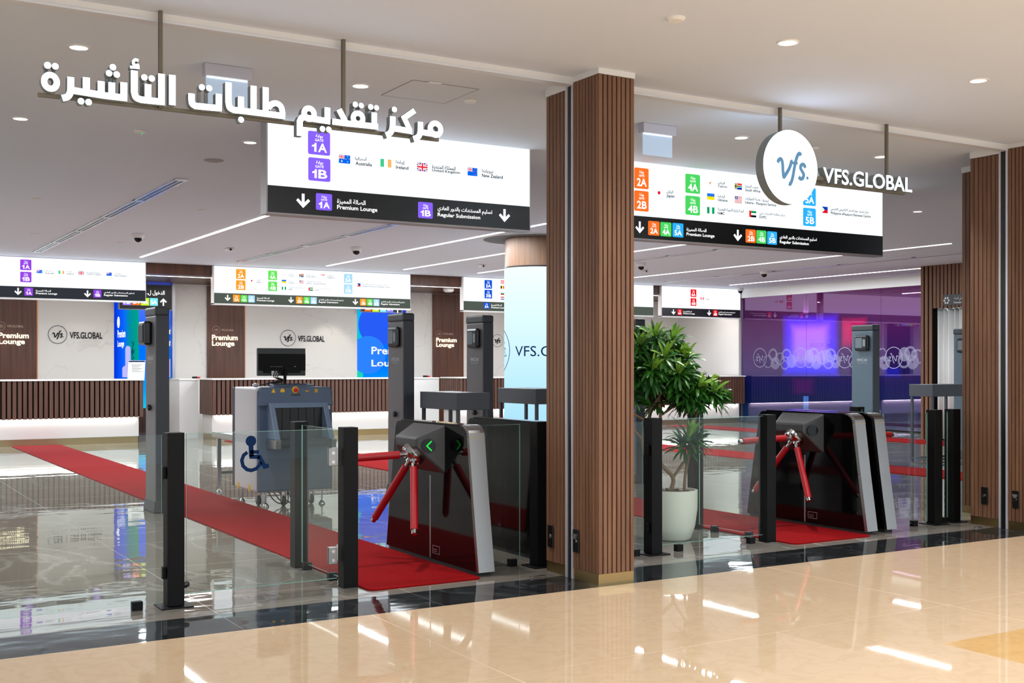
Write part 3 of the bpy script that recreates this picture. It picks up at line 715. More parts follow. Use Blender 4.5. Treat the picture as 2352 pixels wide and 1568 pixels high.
# ------------------------------------------------------------------ channel-letter signs on the shopfront
YL = 6.25
M_side = pbr('letter_return', (140, 146, 146), .5, .1)
def r1(x, y): return (x / 3.647, y / 3.647)
def rz(x, y): return (440 + x / 5.6, 120 + y / 5.6)
def r2(x, y): return (580 + x / 3.136, 60 + y / 3.136)
t = thing('letter_sign', (2.1, YL, 2.7), 'white lit Arabic letters on a hanging rail over the left entrance', 'sign')
xa, xb = on_y(92, 205, YL).x, on_y(1018, 315, YL).x
zr = on_y(300, 228, YL).z
MB().box(xa, xb, YL + .055, YL + .075, zr - .026, zr - .006).build('rail', M_rail, t)
for px in (373, 795):
    x = on_y(px, 200, YL).x
    MB().box(x - .010, x + .010, YL + .03, YL + .055, zr - .02, ZC).build('hanger', M_rail, t, .002)
Wst = .0345
t3 = lambda a, b, d: (a, YL + d, b)
def glyph(parts, pic, dots=(), rings=()):
    mb = MB()
    for w, pts in parts:
        q = [on_y(*pic(x, y), YL) for x, y in pts]
        stroke(mb, [(v.x, v.z) for v in q], Wst * w, t3, .05)
    for x, y, r in dots:
        c = on_y(*pic(x, y), YL); rr = r * Wst / 2
        mb.prism([(c.x + rr * math.cos(k * PI / 10), c.z + rr * math.sin(k * PI / 10)) for k in range(20)], 'XZ', YL, YL + .05, 0, False, 1)
        mb.box(c.x - .008, c.x + .008, YL + .05, YL + .07, min(c.z, zr) if c.z > zr else c.z, max(c.z, zr - .02), 1)
    for x, y, rx, ry, w in rings:
        c = on_y(*pic(x, y), YL); e = on_y(*pic(x + rx, y), YL); g = on_y(*pic(x, y - ry), YL)
        A, B = e.x - c.x, g.z - c.z
        pts = [(c.x + A * math.cos(k * PI / 14), c.z + B * math.sin(k * PI / 14)) for k in range(29)]
        stroke(mb, pts, Wst * w, t3, .05)
    return mb.build('letter_group', [LETTERS, M_side], t)
ARC = lambda pts, n=5: smooth_path(pts, n)
glyph([(.95, [(593, 645), (593, 720)] + ARC([(593, 720), (588, 775), (565, 810), (522, 822)])), (1, [(600, 755), (740, 778), (880, 800), (1065, 822)]),
       (1, [(723, 648), (723, 770)]), (1, [(848, 680), (848, 790)]), (1, [(937, 690), (937, 800)]), (1, [(1037, 690), (1037, 815)])],
      r1, [(399, 547, 1.0), (463, 555, .95), (946, 563, .95), (914, 613, .95), (978, 624, .95), (679, 847, .95), (742, 855, .95)], [(423, 685, 53, 58, .86)])
glyph([(1, [(1125, 590), (1125, 770)] + ARC([(1125, 770), (1140, 815), (1185, 835)]) + [(1380, 855)]), (1, [(1240, 705), (1240, 840)]), (1, [(1353, 618), (1353, 862)]),
       (.42, [(1090, 562), (1168, 566)]), (.42, ARC([(1160, 508), (1135, 500), (1118, 515), (1122, 540), (1145, 548), (1165, 545)]))], r1, [(1210, 648, .95), (1271, 657, .95)])
glyph([(1, [(1443, 628), (1443, 880)])], r1)
glyph([(1, [(0, 530), (0, 600)] + ARC([(0, 600), (10, 660), (50, 690)]) + [(385, 722)]), (1, [(350, 535), (350, 745)])], lambda x, y: rz(x, y), [(133, 450, .95), (226, 462, .95)])
glyph([(1, [(475, 388), (475, 640)] + ARC([(475, 640), (492, 710), (545, 742)]) + [(700, 758), (1200, 822)]), (1, [(635, 570), (635, 745)]), (1, [(798, 432), (798, 770)]), (1, [(953, 450), (953, 790)]),
       (.93, ARC([(985, 720), (1020, 675), (1085, 655), (1145, 690), (1168, 760), (1168, 825)]))], rz, [(637, 866, .95)])
glyph([(1, ARC([(1450, 835), (1415, 845), (1392, 890)]) + [(1392, 1075)]), (1, [(1480, 842), (1600, 862), (1785, 890)]), (1, [(1748, 710), (1748, 885)])], rz, [(1685, 985, .95), (1765, 992, .95)], [(1512, 790, 64, 70, .9)])
glyph([(1, [(1898, 735), (1985, 905)]), (1, [(1810, 890), (2000, 915), (2200, 935), (2400, 958)]), (1, [(2350, 775), (2350, 950)])], rz, [(2107, 672, .95), (2183, 685, .9), (2305, 703, .95), (2379, 713, .9)], [(2142, 850, 62, 66, .88)])
glyph([(1, [(1010, 650), (1010, 700)] + ARC([(1010, 700), (1003, 750), (985, 775), (962, 785)])), (1, [(1010, 735), (1148, 757)]), (.9, [(1168, 608), (1092, 660), (1132, 745)])], r2, [(1022, 600, .95)])
glyph([(1, [(1210, 690), (1210, 735)] + ARC([(1210, 735), (1204, 780), (1186, 803), (1160, 812)])), (1, [(1212, 762), (1345, 783)])], r2, [], [(1318, 742, 38, 42, .95)])

# round logo and company letters
def r4(x, y): return (1430 + x / 3.136, 180 + y / 3.136)
c = on_y(*r4(1190, 643), YL); rad = (on_y(*r4(1190, 378), YL).z - on_y(*r4(1190, 908), YL).z) / 2
t = thing('letter_sign', (c.x, YL, c.z - rad), 'round white lit logo disc and letters hung over the right entrance', 'sign')
mb = MB(); pts = [(c.x + rad * math.cos(k * PI / 32), c.z + rad * math.sin(k * PI / 32)) for k in range(64)]
mb.prism(pts, 'XZ', YL - .03, YL + .05, 0, True, 1); mb.build('logo_disc', [LETTERS, M_side], t)
vfs_mark(MB(), c.x, c.z, rad, rad, YL - .036, .115, ring=False).build('logo_script', emit((96, 136, 166), 1.0), t)
q0 = on_y(*r4(1445, 650), YL); q1 = on_y(*r4(2085, 790), YL)
zt0 = on_y(*r4(1460, 640), YL).z; zt1 = on_y(*r4(1460, 750), YL).z
vs, fs, asp = glyphs('VFS.GLOBAL', .012)
mb = MB(); lettering(mb, 'VFS.GLOBAL', q0.x, q1.x, zt1, zt0, YL, .014)
n0 = len(mb.v); fr = list(mb.f); edges = {}
for f in fr:
    for i in range(len(f)):
        e = (f[i], f[(i + 1) % len(f)])
        if (e[1], e[0]) in edges: del edges[(e[1], e[0])]
        else: edges[e] = 1
mb.v += [(x, y + .06, z) for x, y, z in mb.v]
for a_, b_ in edges: mb.f.append([b_, a_, a_ + n0, b_ + n0]); mb.m.append(1); mb.sm.append(False)
mb.build('letter_group', [LETTERS, M_side], t)
MB().box(c.x, q1.x, YL + .062, YL + .09, zt1 - .01, zt1 + .02).box(c.x + rad * .9, q0.x + .05, YL + .02, YL + .05, c.z - .06, c.z - .03).build('rail', M_rail, t)
for px in (1801, 2046):
    x = on_y(px, 300, YL).x
    MB().box(x - .010, x + .010, YL + .03, YL + .055, zt1, ZC).build('hanger', M_rail, t, .002)

# ================================================================== CEILING FITTINGS
def light_strip(x, y0, y1, label, w=.055, power=170):
    t = thing('ceiling_light_strip', (x, (y0 + y1) / 2, ZC), label, 'ceiling light', 'recessed ceiling light strips')
    MB().box(x - w / 2, x + w / 2, y0, y1, ZC - .006, ZC).build('diffuser', STRIP, t)
    area_light('strip_lamp', (x, (y0 + y1) / 2, ZC - .012), w, y1 - y0, power, (.90, .96, 1), parent=t)
for k, x in enumerate((4.935, 8.40, 10.02, 11.70, 15.15, 18.5)):
    light_strip(x, (14.0, 13.0, 12.0, 12.0, 11.9, 14.2)[k], 20.7, ('thin recessed ceiling light strip, leftmost, ending beside the large purple sign', 'thin recessed ceiling light strip above the sign with orange tiles', 'thin recessed ceiling light strip just left of the round column',
                'thin recessed ceiling light strip ending beside the blue 3A sign', 'thin recessed ceiling light strip above the plant, long one behind the right front sign', 'thin recessed ceiling light strip beside the fascia of the purple glass')[k])
for x, l in ((1.45, 'recessed ceiling light strip above the leftmost counter'), (-2.0, 'recessed ceiling light strip beyond the left edge of the view'), (-5.4, 'recessed ceiling light strip near the left wall')):
    light_strip(x, 12.5, 20.7, l)
def soffit_strip(x0, x1, label):
    t = thing('soffit_light_strip', ((x0 + x1) / 2, 22.2, 3.1), label, 'ceiling light', 'soffit light strips')
    MB().box(x0, x1, 22.17, 22.22, 3.094, 3.1).build('diffuser', STRIP, t)
    area_light('strip_lamp', ((x0 + x1) / 2, 22.2, 3.09), x1 - x0, .05, 9 * (x1 - x0), (1, .96, .92), parent=t)
soffit_strip(1, 9.5, 'light strip in the walnut soffit left of the centre'); soffit_strip(10, 19.6, 'light strip in the walnut soffit right of the centre')

def downlight(loc, label, r=.062, power=130, col=(1, .97, .93), ang=1.9):
    t = thing('downlight', loc, label, 'downlight', 'round recessed downlights')
    x, y, z = loc
    MB().lathe([(r * .84, -.002), (r * .84, -.008), (r, -.008), (r * 1.12, -.001)], loc, 28).build('rim', M_white, t)
    MB().disc((x, y, z - .003), r * .84, 'z', 28).build('lens', LAMP, t)
    spot_light('bulb', (x, y, z - .02), power, ang, .9, col, parent=t, r=.05)
    return t
D0 = downlight((1.365, 7.25, ZC), 'lit round downlight above the first letters of the Arabic sign at the left')
for x, y, l in ((1.375, 9.57, 'lit round downlight left of the small smoke detector'), (3.19, 9.58, 'lit round downlight just left of the large purple gate sign'), (3.187, 7.26, 'lit round downlight right of the second hanger of the Arabic letters'),
                (6.62, 7.27, 'lit round downlight between the right exit sign and the logo disc'), (8.307, 7.28, 'lit round downlight beside the hanger above the company letters'), (11.645, 9.63, 'lit round downlight beyond the right end of the right front sign'), (-.5, 7.25, 'lit round downlight'), (-.5, 9.57, 'lit round downlight')):
    if x > 0: dup(D0, (x, y, ZC), l)
for x, y, l in ((4.907, 4.99, 'lit round downlight in the mall ceiling above the logo disc'), (6.644, 5.0, 'lit round downlight in the mall ceiling at the right edge')):
    downlight((x, y, ZC), l, .062, 90, (.94, .96, 1), 2.2)
# unlit small caps: sprinklers and sensors
def cap(name, loc, r, h, label, cat, mat=M_white, led=None, group=None):
    t = thing(name, loc, label, cat, group)
    MB().lathe([(r * .3, -h), (r * .75, -h * .9), (r, -.004), (r, 0)], loc, 24).disc((loc[0], loc[1], loc[2] - h), r * .3, 'z', 24).build('cover', mat, t)
    if led: MB().ball((loc[0] + .01, loc[1] - r * .5, loc[2] - h), .008, n=8).build('indicator', emit((40, 220, 120), .8), t)
    return t
cap('smoke_detector', (2.281, 9.597, ZC), .05, .02, 'small round smoke detector with green light below the Arabic letters', 'detector', M_white, True)
cap('ceiling_speaker', (3.187, 10.608, ZC), .09, .012, 'flat round grey speaker cover left of the large purple sign', 'speaker', pbr('cover_grey', (168, 166, 166), .6))
cap('blanking_cover', (4.043, 7.27, ZC), .045, .02, 'small white round cap beside the square access panel', 'cap', group='ceiling caps')
cap('blanking_cover', (7.479, 7.29, ZC), .045, .02, 'small white round cap just right of the logo disc', 'cap', group='ceiling caps')
cap('sprinkler', (4.042, 4.962, ZC), .055, .02, 'white round sprinkler cover in the mall ceiling', 'sprinkler')
for px, py, l in ((83, 456, 'flat sprinkler cover left of the twin slot air vent'), (78, 537, 'tiny bright sprinkler cover left of the end of the air vent'), (463, 482, 'flat sprinkler cover above the leftmost light strip'), (277, 557, 'flat sprinkler cover just left of the dome camera')):
    q = on_z(px, py, ZC); cap('sprinkler', q, .05, .008, l, 'sprinkler', group='flat sprinkler covers')
# dome cameras
def dome(loc, label, s=1.0):
    t = thing('dome_camera', loc, label, 'security camera', 'dome security cameras')
    x, y, z = loc
    MB().lathe([(.085 * s, 0), (.085 * s, -.05 * s), (.075 * s, -.062 * s), (.06 * s, -.066 * s), (1e-3, -.066 * s)], loc, 24).build('base', M_white, t)
    MB().ball((x, y, z - .07 * s), .058 * s, n=20).build('dome', M_blackglass, t)
for x, y, l in ((4.02, 17.03, 'dome security camera left of the leftmost light strip'), (7.46, 17.16, 'dome security camera above the gate sign with orange tiles'), (13.14, 17.13, 'dome security camera just right of the slatted centre pillar'), (16.33, 17.27, 'dome security camera above the red 6A sign'), (19.5, 21.45, 'dome security camera at the corner of the purple glass')):
    dome((x, y, ZC), l)
for x, y, l in ((5.77, 18.35, 'small white ceiling sensor right of the leftmost light strip'), (10.8, 18.97, 'small white ceiling sensor left of the round column'), (14.15, 18.34, 'small white ceiling sensor beside the centre pillar')):
    t = thing('ceiling_sensor', (x, y, ZC), l, 'sensor', 'small ceiling sensors')
    MB().box(x - .06, x + .06, y - .06, y + .06, ZC - .045, ZC).build('case', M_white, t, .012); MB().disc((x, y - .062, ZC - .03), .02, 'y', 12).build('lens', M_plastic, t)
q = on_y(785 / 3.7326 + 820, 540 + 510 / 3.7326, 22.6)
t = thing('smoke_detector', (q.x, 22.6, 3.1), 'white round smoke detector under the walnut soffit above the centre panel', 'detector')
MB().lathe([(.12, 0), (.12, -.05), (.07, -.08), (.001, -.08)], (q.x, 22.6, 3.1), 24).build('case', M_white, t)
# linear slot air vents
def vent(x, y0, y1, label, w=.13, n=5):
    t = thing('slot_air_vent', (x, (y0 + y1) / 2, ZC), label, 'air vent', 'linear slot air vents')
    f = MB()
    for a0, a1 in ((-w / 2, -w * .32), (-w * .06, w * .06), (w * .32, w / 2)): f.box(x + a0, x + a1, y0, y1, ZC - .012, ZC)
    for k in range(n + 1):
        y = y0 + (y1 - y0) * k / n; f.box(x - w / 2, x + w / 2, y - .05, y + .05, ZC - .0125, ZC)
    f.build('frame', pbr('vent_white', (224, 226, 232), .25, .3), t)
    MB().box(x - w * .45, x + w * .45, y0 + .03, y1 - .03, ZC - .006, ZC).build('slots', M_plastic, t)
vent(3.225, 11.85, 20.6, 'long twin slot air vent at the left, in front of the violet 1A sign', n=5); vent(6.69, 12.5, 20.6, 'long slot air vent between the first and second light strips'); vent(12.7, 12.0, 17, 'slot air vent beside the centre pillar', n=4); vent(16.55, 12, 20.6, 'thin slot air vent between the two rightmost light strips')
# access panel
t = thing('access_hatch', (3.675, 7.2, ZC), 'flush square access hatch in the ceiling above the Arabic letters', 'access panel')
MB().box(3.425, 3.929, 6.94, 6.943, ZC - .0015, ZC).box(3.425, 3.929, 7.443, 7.446, ZC - .0015, ZC).box(3.425, 3.428, 6.943, 7.443, ZC - .0015, ZC).box(3.926, 3.929, 6.943, 7.443, ZC - .0015, ZC).build('frame', pbr('hatch_joint', (120, 118, 120), .7), t)
MB().box(3.429, 3.925, 6.944, 7.442, ZC - .001, ZC).build('hatch', M_ceil, t); MB().box(3.53, 3.62, 6.905, 6.939, ZC - .009, ZC - .001).build('clip', M_white, t)
# exit signs (blank lit glass seen from behind)
def exit_sign(pxl, pyt, pxr, label):
    a = on_y(pxl, pyt, 7.21); b = on_y(pxr, pyt, 7.21); w = b.x - a.x
    t = thing('exit_sign', ((a.x + b.x) / 2, 7.21, ZC - .2), label, 'exit sign', 'hanging edge-lit exit signs')
    MB().box(a.x, b.x, 7.21, 7.28, ZC - .075, ZC).build('housing', pbr('exit_housing', (196, 194, 206), .4), t, .004)
    m, n, l = nmat('edge_lit_acrylic'); bs = n['Principled BSDF']
    bs.inputs['Base Color'].default_value = (.35, .42, .5, 1); bs.inputs['Roughness'].default_value = .25
    bs.inputs['Emission Color'].default_value = (.55, .7, .9, 1); bs.inputs['Emission Strength'].default_value = .35; bs.inputs['Alpha'].default_value = .8
    MB().box(a.x + .015, b.x - .02, 7.24, 7.25, ZC - .245, ZC - .075).build('lit_plate', m, t)
    MB().box(a.x + .02, b.x - .025, 7.236, 7.254, ZC - .085, ZC - .075).build('lamp', emit((220, 236, 255), 1.8), t)
exit_sign(471, 146, 580, 'blank edge-lit exit sign behind the Arabic letters'); exit_sign(1479, 284, 1554, 'blank edge-lit exit sign beside the centre pillar')

# ================================================================== BACK OF THE SHOP
# walnut panels with company lettering
def walnut(x0, x1, lx, label, pxc=None):
    t = thing('walnut_cladding', ((x0 + x1) / 2, YB, 0), label, 'wall panel', 'walnut wall panels')
    MB().box(x0, x1, YB - .05, YB - .001, 0, 3.08).build('board', M_wood, t)
    MB().box(x1 + .004, x1 + .02, YB - .03, YB - .001, .9, 3.05).build('edge_light', emit((210, 130, 70), .5), t)
    return t
def prem(t, xl, xr, zb, zt, lxl, lxr, lzc, lr):
    Y = YB - .075
    m = MB(); h = zt - zb
    lettering(m, 'Premium', xl, xr, zb + h * .52, zb + h * .95, Y, .022); lettering(m, 'Lounge', xl, xl + (xr - xl) * .87, zb - h * .06, zb + h * .46, Y, .022)
    m.build('lettering', emit((255, 240, 200), 2.2), t)
    m = MB(); vfs_mark(m, lxl + lr, lzc, lr, lr, YB - .056, .06); lettering(m, 'VFS.GLOBAL', lxl + lr * 2.4, lxr, lzc - lr * .28, lzc + lr * .24, YB - .056, .002)
    m.build('company_mark', pbr('pale_print', (206, 178, 158), .5), t)
for (xl, xr, x0p, x1p, pa, pb, py0, py1, la, lb, lc, lab) in ((-40, 83, None, 3.763, -3, 66, 792, 762, -10, 54, 748, 'walnut panel with lit lettering at the left edge, under the violet sign'), (475, 560, 7.123, 7.921, 487, 546, 796, 767, 488, 537, 757, 'walnut panel with lit lettering left of the monitor'), (993, 1062, 12.443, 13.243, 1002, 1049, 798, 774, 1001, 1041, 766, 'walnut panel with lit lettering left of the round screen column')):
    x0 = x0p if x0p is not None else 2.9
    t = walnut(x0, x1p, None, lab)
    a = on_y(pa, py1, YB - .075); b = on_y(pb, py0, YB - .075); c_ = on_y(la, lc, YB - .05); d_ = on_y(lb, lc, YB - .05)
    prem(t, a.x, b.x, b.z, a.z, c_.x, d_.x, c_.z, (d_.x - c_.x) * .17)
# company marks on the marble
for pc, pr, tl, tr, py, lab in ((132, 153, 160, 235, 768, 'dark round company mark and name on the marble beside the left walnut panel'), (661, 678, 684, 745, 776, 'dark round company mark and name on the marble above the monitor'), (1142, 1154, 1158, 1205, 782, 'dark round company mark on the marble cut off by the screen column')):
    c_ = on_y(pc, py, YB); r_ = on_y(pr, py, YB).x - c_.x; a = on_y(tl, py, YB); b = on_y(tr, py, YB)
    t = thing('company_mark', (c_.x, YB, c_.z), lab, 'logo', 'company marks on the marble wall')
    vfs_mark(MB(), c_.x, c_.z, r_ * 1.05, r_ * 1.05, YB - .02, .09, depth=.016).build('logo_ring', [M_text, M_text], t)
    lettering(MB(), 'VFS.GLOBAL', a.x, b.x, c_.z - .075, c_.z + .055, YB - .012, .018).build('lettering', M_text, t)
# wall washers on the marble
for x, pw, wh in ((9.85, 34, 'right of the monitor'), (4.6, 8, 'by the left wall opening'), (7.4, 6, 'over the walnut panel left of the monitor'), (13.9, 6, 'behind the round screen column'), (16.6, 10, 'over the far right counter'), (18.7, 14, 'over the wall beside the purple glass'), (1.5, 6, 'over the leftmost counter')):
    t = thing('downlight', (x, 23.3, 3.1), 'small soffit downlight', 'downlight', 'soffit downlights')
    t['label'] = 'small round downlight in the walnut soffit ' + wh
    MB().lathe([(.05, -.001), (.05, -.006), (.065, -.006), (.07, -.001)], (x, 23.3, 3.1), 20).build('rim', M_white, t); MB().disc((x, 23.3, 3.097), .05, 'z', 20).build('lens', LAMP, t)
    spot_light('bulb', (x, 23.3, 3.08), pw, 1.0, .5, (1, .94, .84), (.42, 0, 0), t, .04)

# LED video boxes behind the openings
def led_mat(name, stops, axis=2, st=1.0):
    m, n, l = nmat(name); n.remove(n['Principled BSDF'])
    co = n.new('ShaderNodeTexCoord'); sp = n.new('ShaderNodeSeparateXYZ'); r = ramp(n, [(p_, lin(c_)) for p_, c_ in stops]); e = n.new('ShaderNodeEmission')
    l.new(co.outputs['Generated'], sp.inputs[0]); l.new(sp.outputs[axis], r.inputs[0]); l.new(r.outputs[0], e.inputs[0]); e.inputs[1].default_value = st
    l.new(e.outputs[0], n['Material Output'].inputs[0])
    return m
LEDF = led_mat('video_blue', [(0, (0, 190, 226)), (.13, (0, 150, 255)), (.35, (0, 110, 255)), (.6, (0, 100, 255)), (1, (90, 110, 246))])
LEDS = led_mat('video_blue_green', [(0, (0, 150, 120)), (.35, (0, 130, 150)), (.6, (10, 90, 240)), (1, (0, 40, 200))], 1)
LEDG = led_mat('video_green', [(0, (40, 226, 150)), (.3, (20, 190, 170)), (1, (0, 160, 230))])
def led_box(x0, x1, y0, y1, label, side):
    t = thing('video_wall_box', (x0, y0, 0), label, 'video screen', 'blue video wall boxes')
    b = MB().box(x0 + .03, x1, y0 + .03, y1, 0, .49); slats_x(b, x0, x1, y0 + .01, 0, .49, .08, .06, .02); slats_y(b, y0 + .02, y1, x0 + .01, 0, .49, .08, .06, .02)
    b.build('slatted_base', M_slat2, t)
    MB().box(x0 + .01, x1, y0 + .01, y1, .49, 3.08).build('cabinet', M_black, t)
    MB().box(x0, x1, y0, y0 + .01, .50, 3.08).build('front_screen', LEDF, t); MB().box(x0 - .001, x0 + .01, y0, y1, .50, 3.08).build('side_screen', side, t)
    return t
t = led_box(5.954, 7.9, 25.2, 27.5, 'blue video screen box in the left wall opening', LEDS)
a = on_y(343, 800, 25.2)
def scr(body, pl, pr, pt, pb, Y, tt, mat=TXTW, bold=.016):
    a = on_y(pl, pt, Y); b = on_y(pr, pb, Y); lettering(MB(), body, a.x, b.x, b.z, a.z, Y - .004, bold).build('lettering', mat, tt)
scr('Premium', 343, 437, 750, 768, 25.2, t); scr('Lounge', 343, 425, 777, 800, 25.2, t)
m = MB(); q = on_y(398, 870, 25.2); m.prism([(q.x - .18, 1.16), (q.x + .4, 1.16), (q.x + .4, 1.5), (q.x - .1, 1.55), (q.x - .18, 1.4)], 'XZ', 25.195, 25.199); m.build('armchair_picture', emit((176, 172, 240), 1), t)
m = MB()
for k, (ct, cb) in enumerate(((757, 775), (782, 800))):
    y0_, y1_ = on_x(270, 760, 5.95).y, on_x((288, 285)[k], 760, 5.95).y
    lettering(m, ('Premium', 'Lounge')[k], y0_, y1_, on_x(278, cb, 5.95).z, on_x(278, ct, 5.95).z, 5.95, .016, normal='-X')
m.build('lettering', TXTW, t)
m = MB(); v = on_x(272, 740, 5.95); m.disc((5.9505, v.y, v.z), .13, 'x', 24); m.build('logo_dot', TXTW, t)
m = MB()
def sx(px, py): v = on_x(px, py, 5.952); return (v.y, v.z)
m.prism([sx(281, 866), sx(281, 845), sx(285, 840), sx(294, 840), sx(296, 866)], 'YZ', 5.951, 5.953); m.prism([sx(288, 842), sx(288, 800), sx(291, 794), sx(298, 795), sx(300, 800), sx(300, 842)], 'YZ', 5.9505, 5.953)
m.build('armchair_picture', emit((176, 172, 240), 1), t)
m = MB()
for (x0_, y0_, x1_, y1_) in ((303, 828, 306, 785), (305, 815, 310, 800), (304, 815, 301, 800), (305, 798, 309, 782), (306, 790, 302, 782), (304, 826, 309, 818)):
    a, b = Vector(sx(x0_, y0_)), Vector(sx(x1_, y1_)); d = (b - a); nn = Vector((-d.y, d.x)) * .12
    c_ = (a + b) / 2; m.add([(5.949, p_.x, p_.y) for p_ in (a, c_ + nn, b, c_ - nn)], [(0, 1, 2, 3), (3, 2, 1, 0)])
m.build('plant_picture', emit((10, 60, 70), 1), t)
t = led_box(11.128, 13.0, 25.2, 26.4, 'blue video screen box in the opening behind the centre posts', LEDG)
scr('Premium', 853, 950, 796, 814, 25.2, t, TXTW, .02); scr('Lounge', 853, 935, 826, 846, 25.2, t, TXTW, .02)
m = MB(); v = on_y(846, 815, 25.2); m.disc((v.x, 25.196, v.z), .45, 'y', 40); m.build('circle_picture', emit((40, 120, 255), 1), t)
m = MB(); v = on_y(868, 770, 25.2); m.disc((v.x, 25.198, v.z + .25), .5, 'y', 40); m.build('circle_picture', emit((36, 84, 226), 1), t)
m = MB(); m.disc((11.125, 25.75, 1.7), .42, 'x', 32); m.build('circle_picture', emit((10, 140, 110), 1), t)

# counters
def counter(x0, x1, label, left=True, right=True):
    t = thing('reception_counter', ((x0 + x1) / 2, 21.5, 0), label, 'counter', 'reception counters')
    yb = 22.35
    MB().box(x0 - .01, x1 + .01, 21.48, yb + .02, 1.135, 1.16).build('countertop', M_white, t, .004)
    s = MB(); s.box(x0 + .03, x1 - .03, 21.53, yb, .48, 1.135, 1)
    slats_x(s, x0, x1, 21.5, .475, 1.135, .085, .06, .035)
    slats_y(s, 21.52, yb, x0, .475, 1.135, .085, .06, .035); slats_y(s, 21.52, yb, x1 - .035, .475, 1.135, .085, .06, .035)
    s.build('slatted_front', [M_slat2, M_backing], t)
    MB().box(x0 + .04, x1 - .05, 21.66, yb - .06, .12, .478).build('kick_panel', pbr('kick_white', (198, 195, 193), .5), t)
    MB().box(x0 + .05, x1 - .06, 21.68, yb - .08, 0, .12).build('brass_plinth', M_brass, t)
    MB().box(x0 + .05, x1 - .06, 21.63, 21.66, .47, .478).build('light_strip', emit((255, 248, 240), 3.0), t)
    area_light('strip_lamp', ((x0 + x1) / 2, 21.63, .465), x1 - x0 - .2, .04, 3 * (x1 - x0), (1, .96, .92), (-.25, 0, 0), t)
    return t
counter(-2.0, 5.172, 'long slatted reception counter at the left with the brochure holder'); counter(6.435, 10.493, 'slatted reception counter behind the baggage scanner'); counter(11.70, 14.9, 'slatted reception counter behind the grey security table at the centre'); counter(15.9, 19.7, 'slatted reception counter at the far right beside the purple glass')
for x0, x1, lab in ((6.07, 6.43, 'white low counter block left of the counter behind the scanner'), (10.55, 11.69, 'white low counter block right of the counter behind the scanner')):
    t = thing('counter_block', ((x0 + x1) / 2, 22.6, 0), lab, 'counter', 'white counter blocks')
    MB().box(x0, x1, 22.42, 23.4, 0, 1.12).build('body', M_panel, t); MB().box(x0 - .005, x1, 22.40, 23.42, 1.12, 1.15).build('top', M_white, t, .003)

# brochure holder on the left counter
q = on_y(312, 868, 21.8)
t = thing('brochure_holder', (q.x, 21.8, 1.16), 'upright white notice in a clear holder on the left counter', 'notice')
MB().hexa([(q.x - .15, 21.78, 1.161), (q.x + .15, 21.78, 1.161), (q.x + .15, 21.80, 1.161), (q.x - .15, 21.80, 1.161), (q.x - .12, 21.84, 1.5), (q.x + .18, 21.84, 1.5), (q.x + .18, 21.86, 1.5), (q.x - .12, 21.86, 1.5)]).build('sheet', M_paper, t)
m = MB()
for k in range(7): z = 1.42 - k * .022; yy = 21.78 + (z - 1.16) * .178 - .004; m.box(q.x - .07, q.x + .12 - .03 * (k % 3), yy, yy + .001, z, z + .007)
m.box(q.x - .12, q.x + .17, 21.832, 21.835, 1.47, 1.495, 1); m.build('printed_lines', [M_textgrey, M_navy], t)
MB().box(q.x - .15, q.x + .16, 21.76, 21.9, 1.16, 1.163).build('base', M_glass, t)
for pxx, pyy, lab in ((450, 862, 'tiny red and black stamp on the white counter block at the left'), (979, 862, 'tiny red and black stamp on the white counter block near the centre')):
    q = on_y(pxx, pyy, 22.9)
    t = thing('desk_stamp', (q.x, 22.9, 1.15), lab, 'stamp', 'desk stamps')
    MB().box(q.x - .07, q.x + .02, 22.87, 22.93, 1.151, 1.19).build('body', M_plastic, t, .006); MB().box(q.x + .02, q.x + .08, 22.87, 22.93, 1.151, 1.185).build('cap', M_red, t, .006)

# round screen column
CC, RC = (9.31, 14.7), .484
t = thing('screen_column', (*CC, 0), 'round wood column wrapped in a pale lit screen behind the centre pillar', 'column')
MB().lathe([(RC - .012, 0), (RC - .012, .25)], (*CC, 0), 64).build('wood_base', M_colwood, t)
MB().lathe([(RC - .012, 2.87), (RC - .012, ZC)], (*CC, 0), 64).build('wood_top', M_colwood, t)
LEDW = led_mat('video_pale_blue', [(0, (150, 206, 240)), (.35, (176, 220, 248)), (1, (226, 242, 255))], 2, 1.0)
MB().lathe([(RC - .03, .25), (RC, .25), (RC, 2.85), (RC - .03, 2.85)], (*CC, 0), 96).build('screen', LEDW, t)
MB().lathe([(RC + .003, 2.85), (RC + .003, 2.87), (RC - .02, 2.87)], (*CC, 0), 64).build('shadow_gap', M_plastic, t)
a0 = math.atan2(-CC[1], -CC[0])                      # towards the camera
def cyl(s_, z, d=0): an = a0 + s_ / RC; return (CC[0] + (RC + .004) * math.cos(an), CC[1] + (RC + .004) * math.sin(an), z)
m = MB(); vfs_mark(m, 0, 0, 1, 1, 0, .05, to3=lambda a, b, d: cyl(-.76 + .31 * a, 1.63 + .31 * b))
vs, fs, asp = glyphs('VFS.GLOBAL', .002)
m.add([cyl(-.335 + a * 1.22, 1.54 + b * .15) for a, b in vs], fs); m.build('company_mark', M_navy, t)
rg = MB().lathe([(.80, 0), (.80, -.012), (.82, -.012), (.82, 0)], (*CC, ZC), 64).lathe([(RC, -.003), (.80, -.003)], (*CC, ZC), 64, 1)
rg.build('ceiling_ring', [M_panel, pbr('recess_shade', (120, 132, 142), .8)], t)  # flat grey ring, the shade of the recess put into its colour

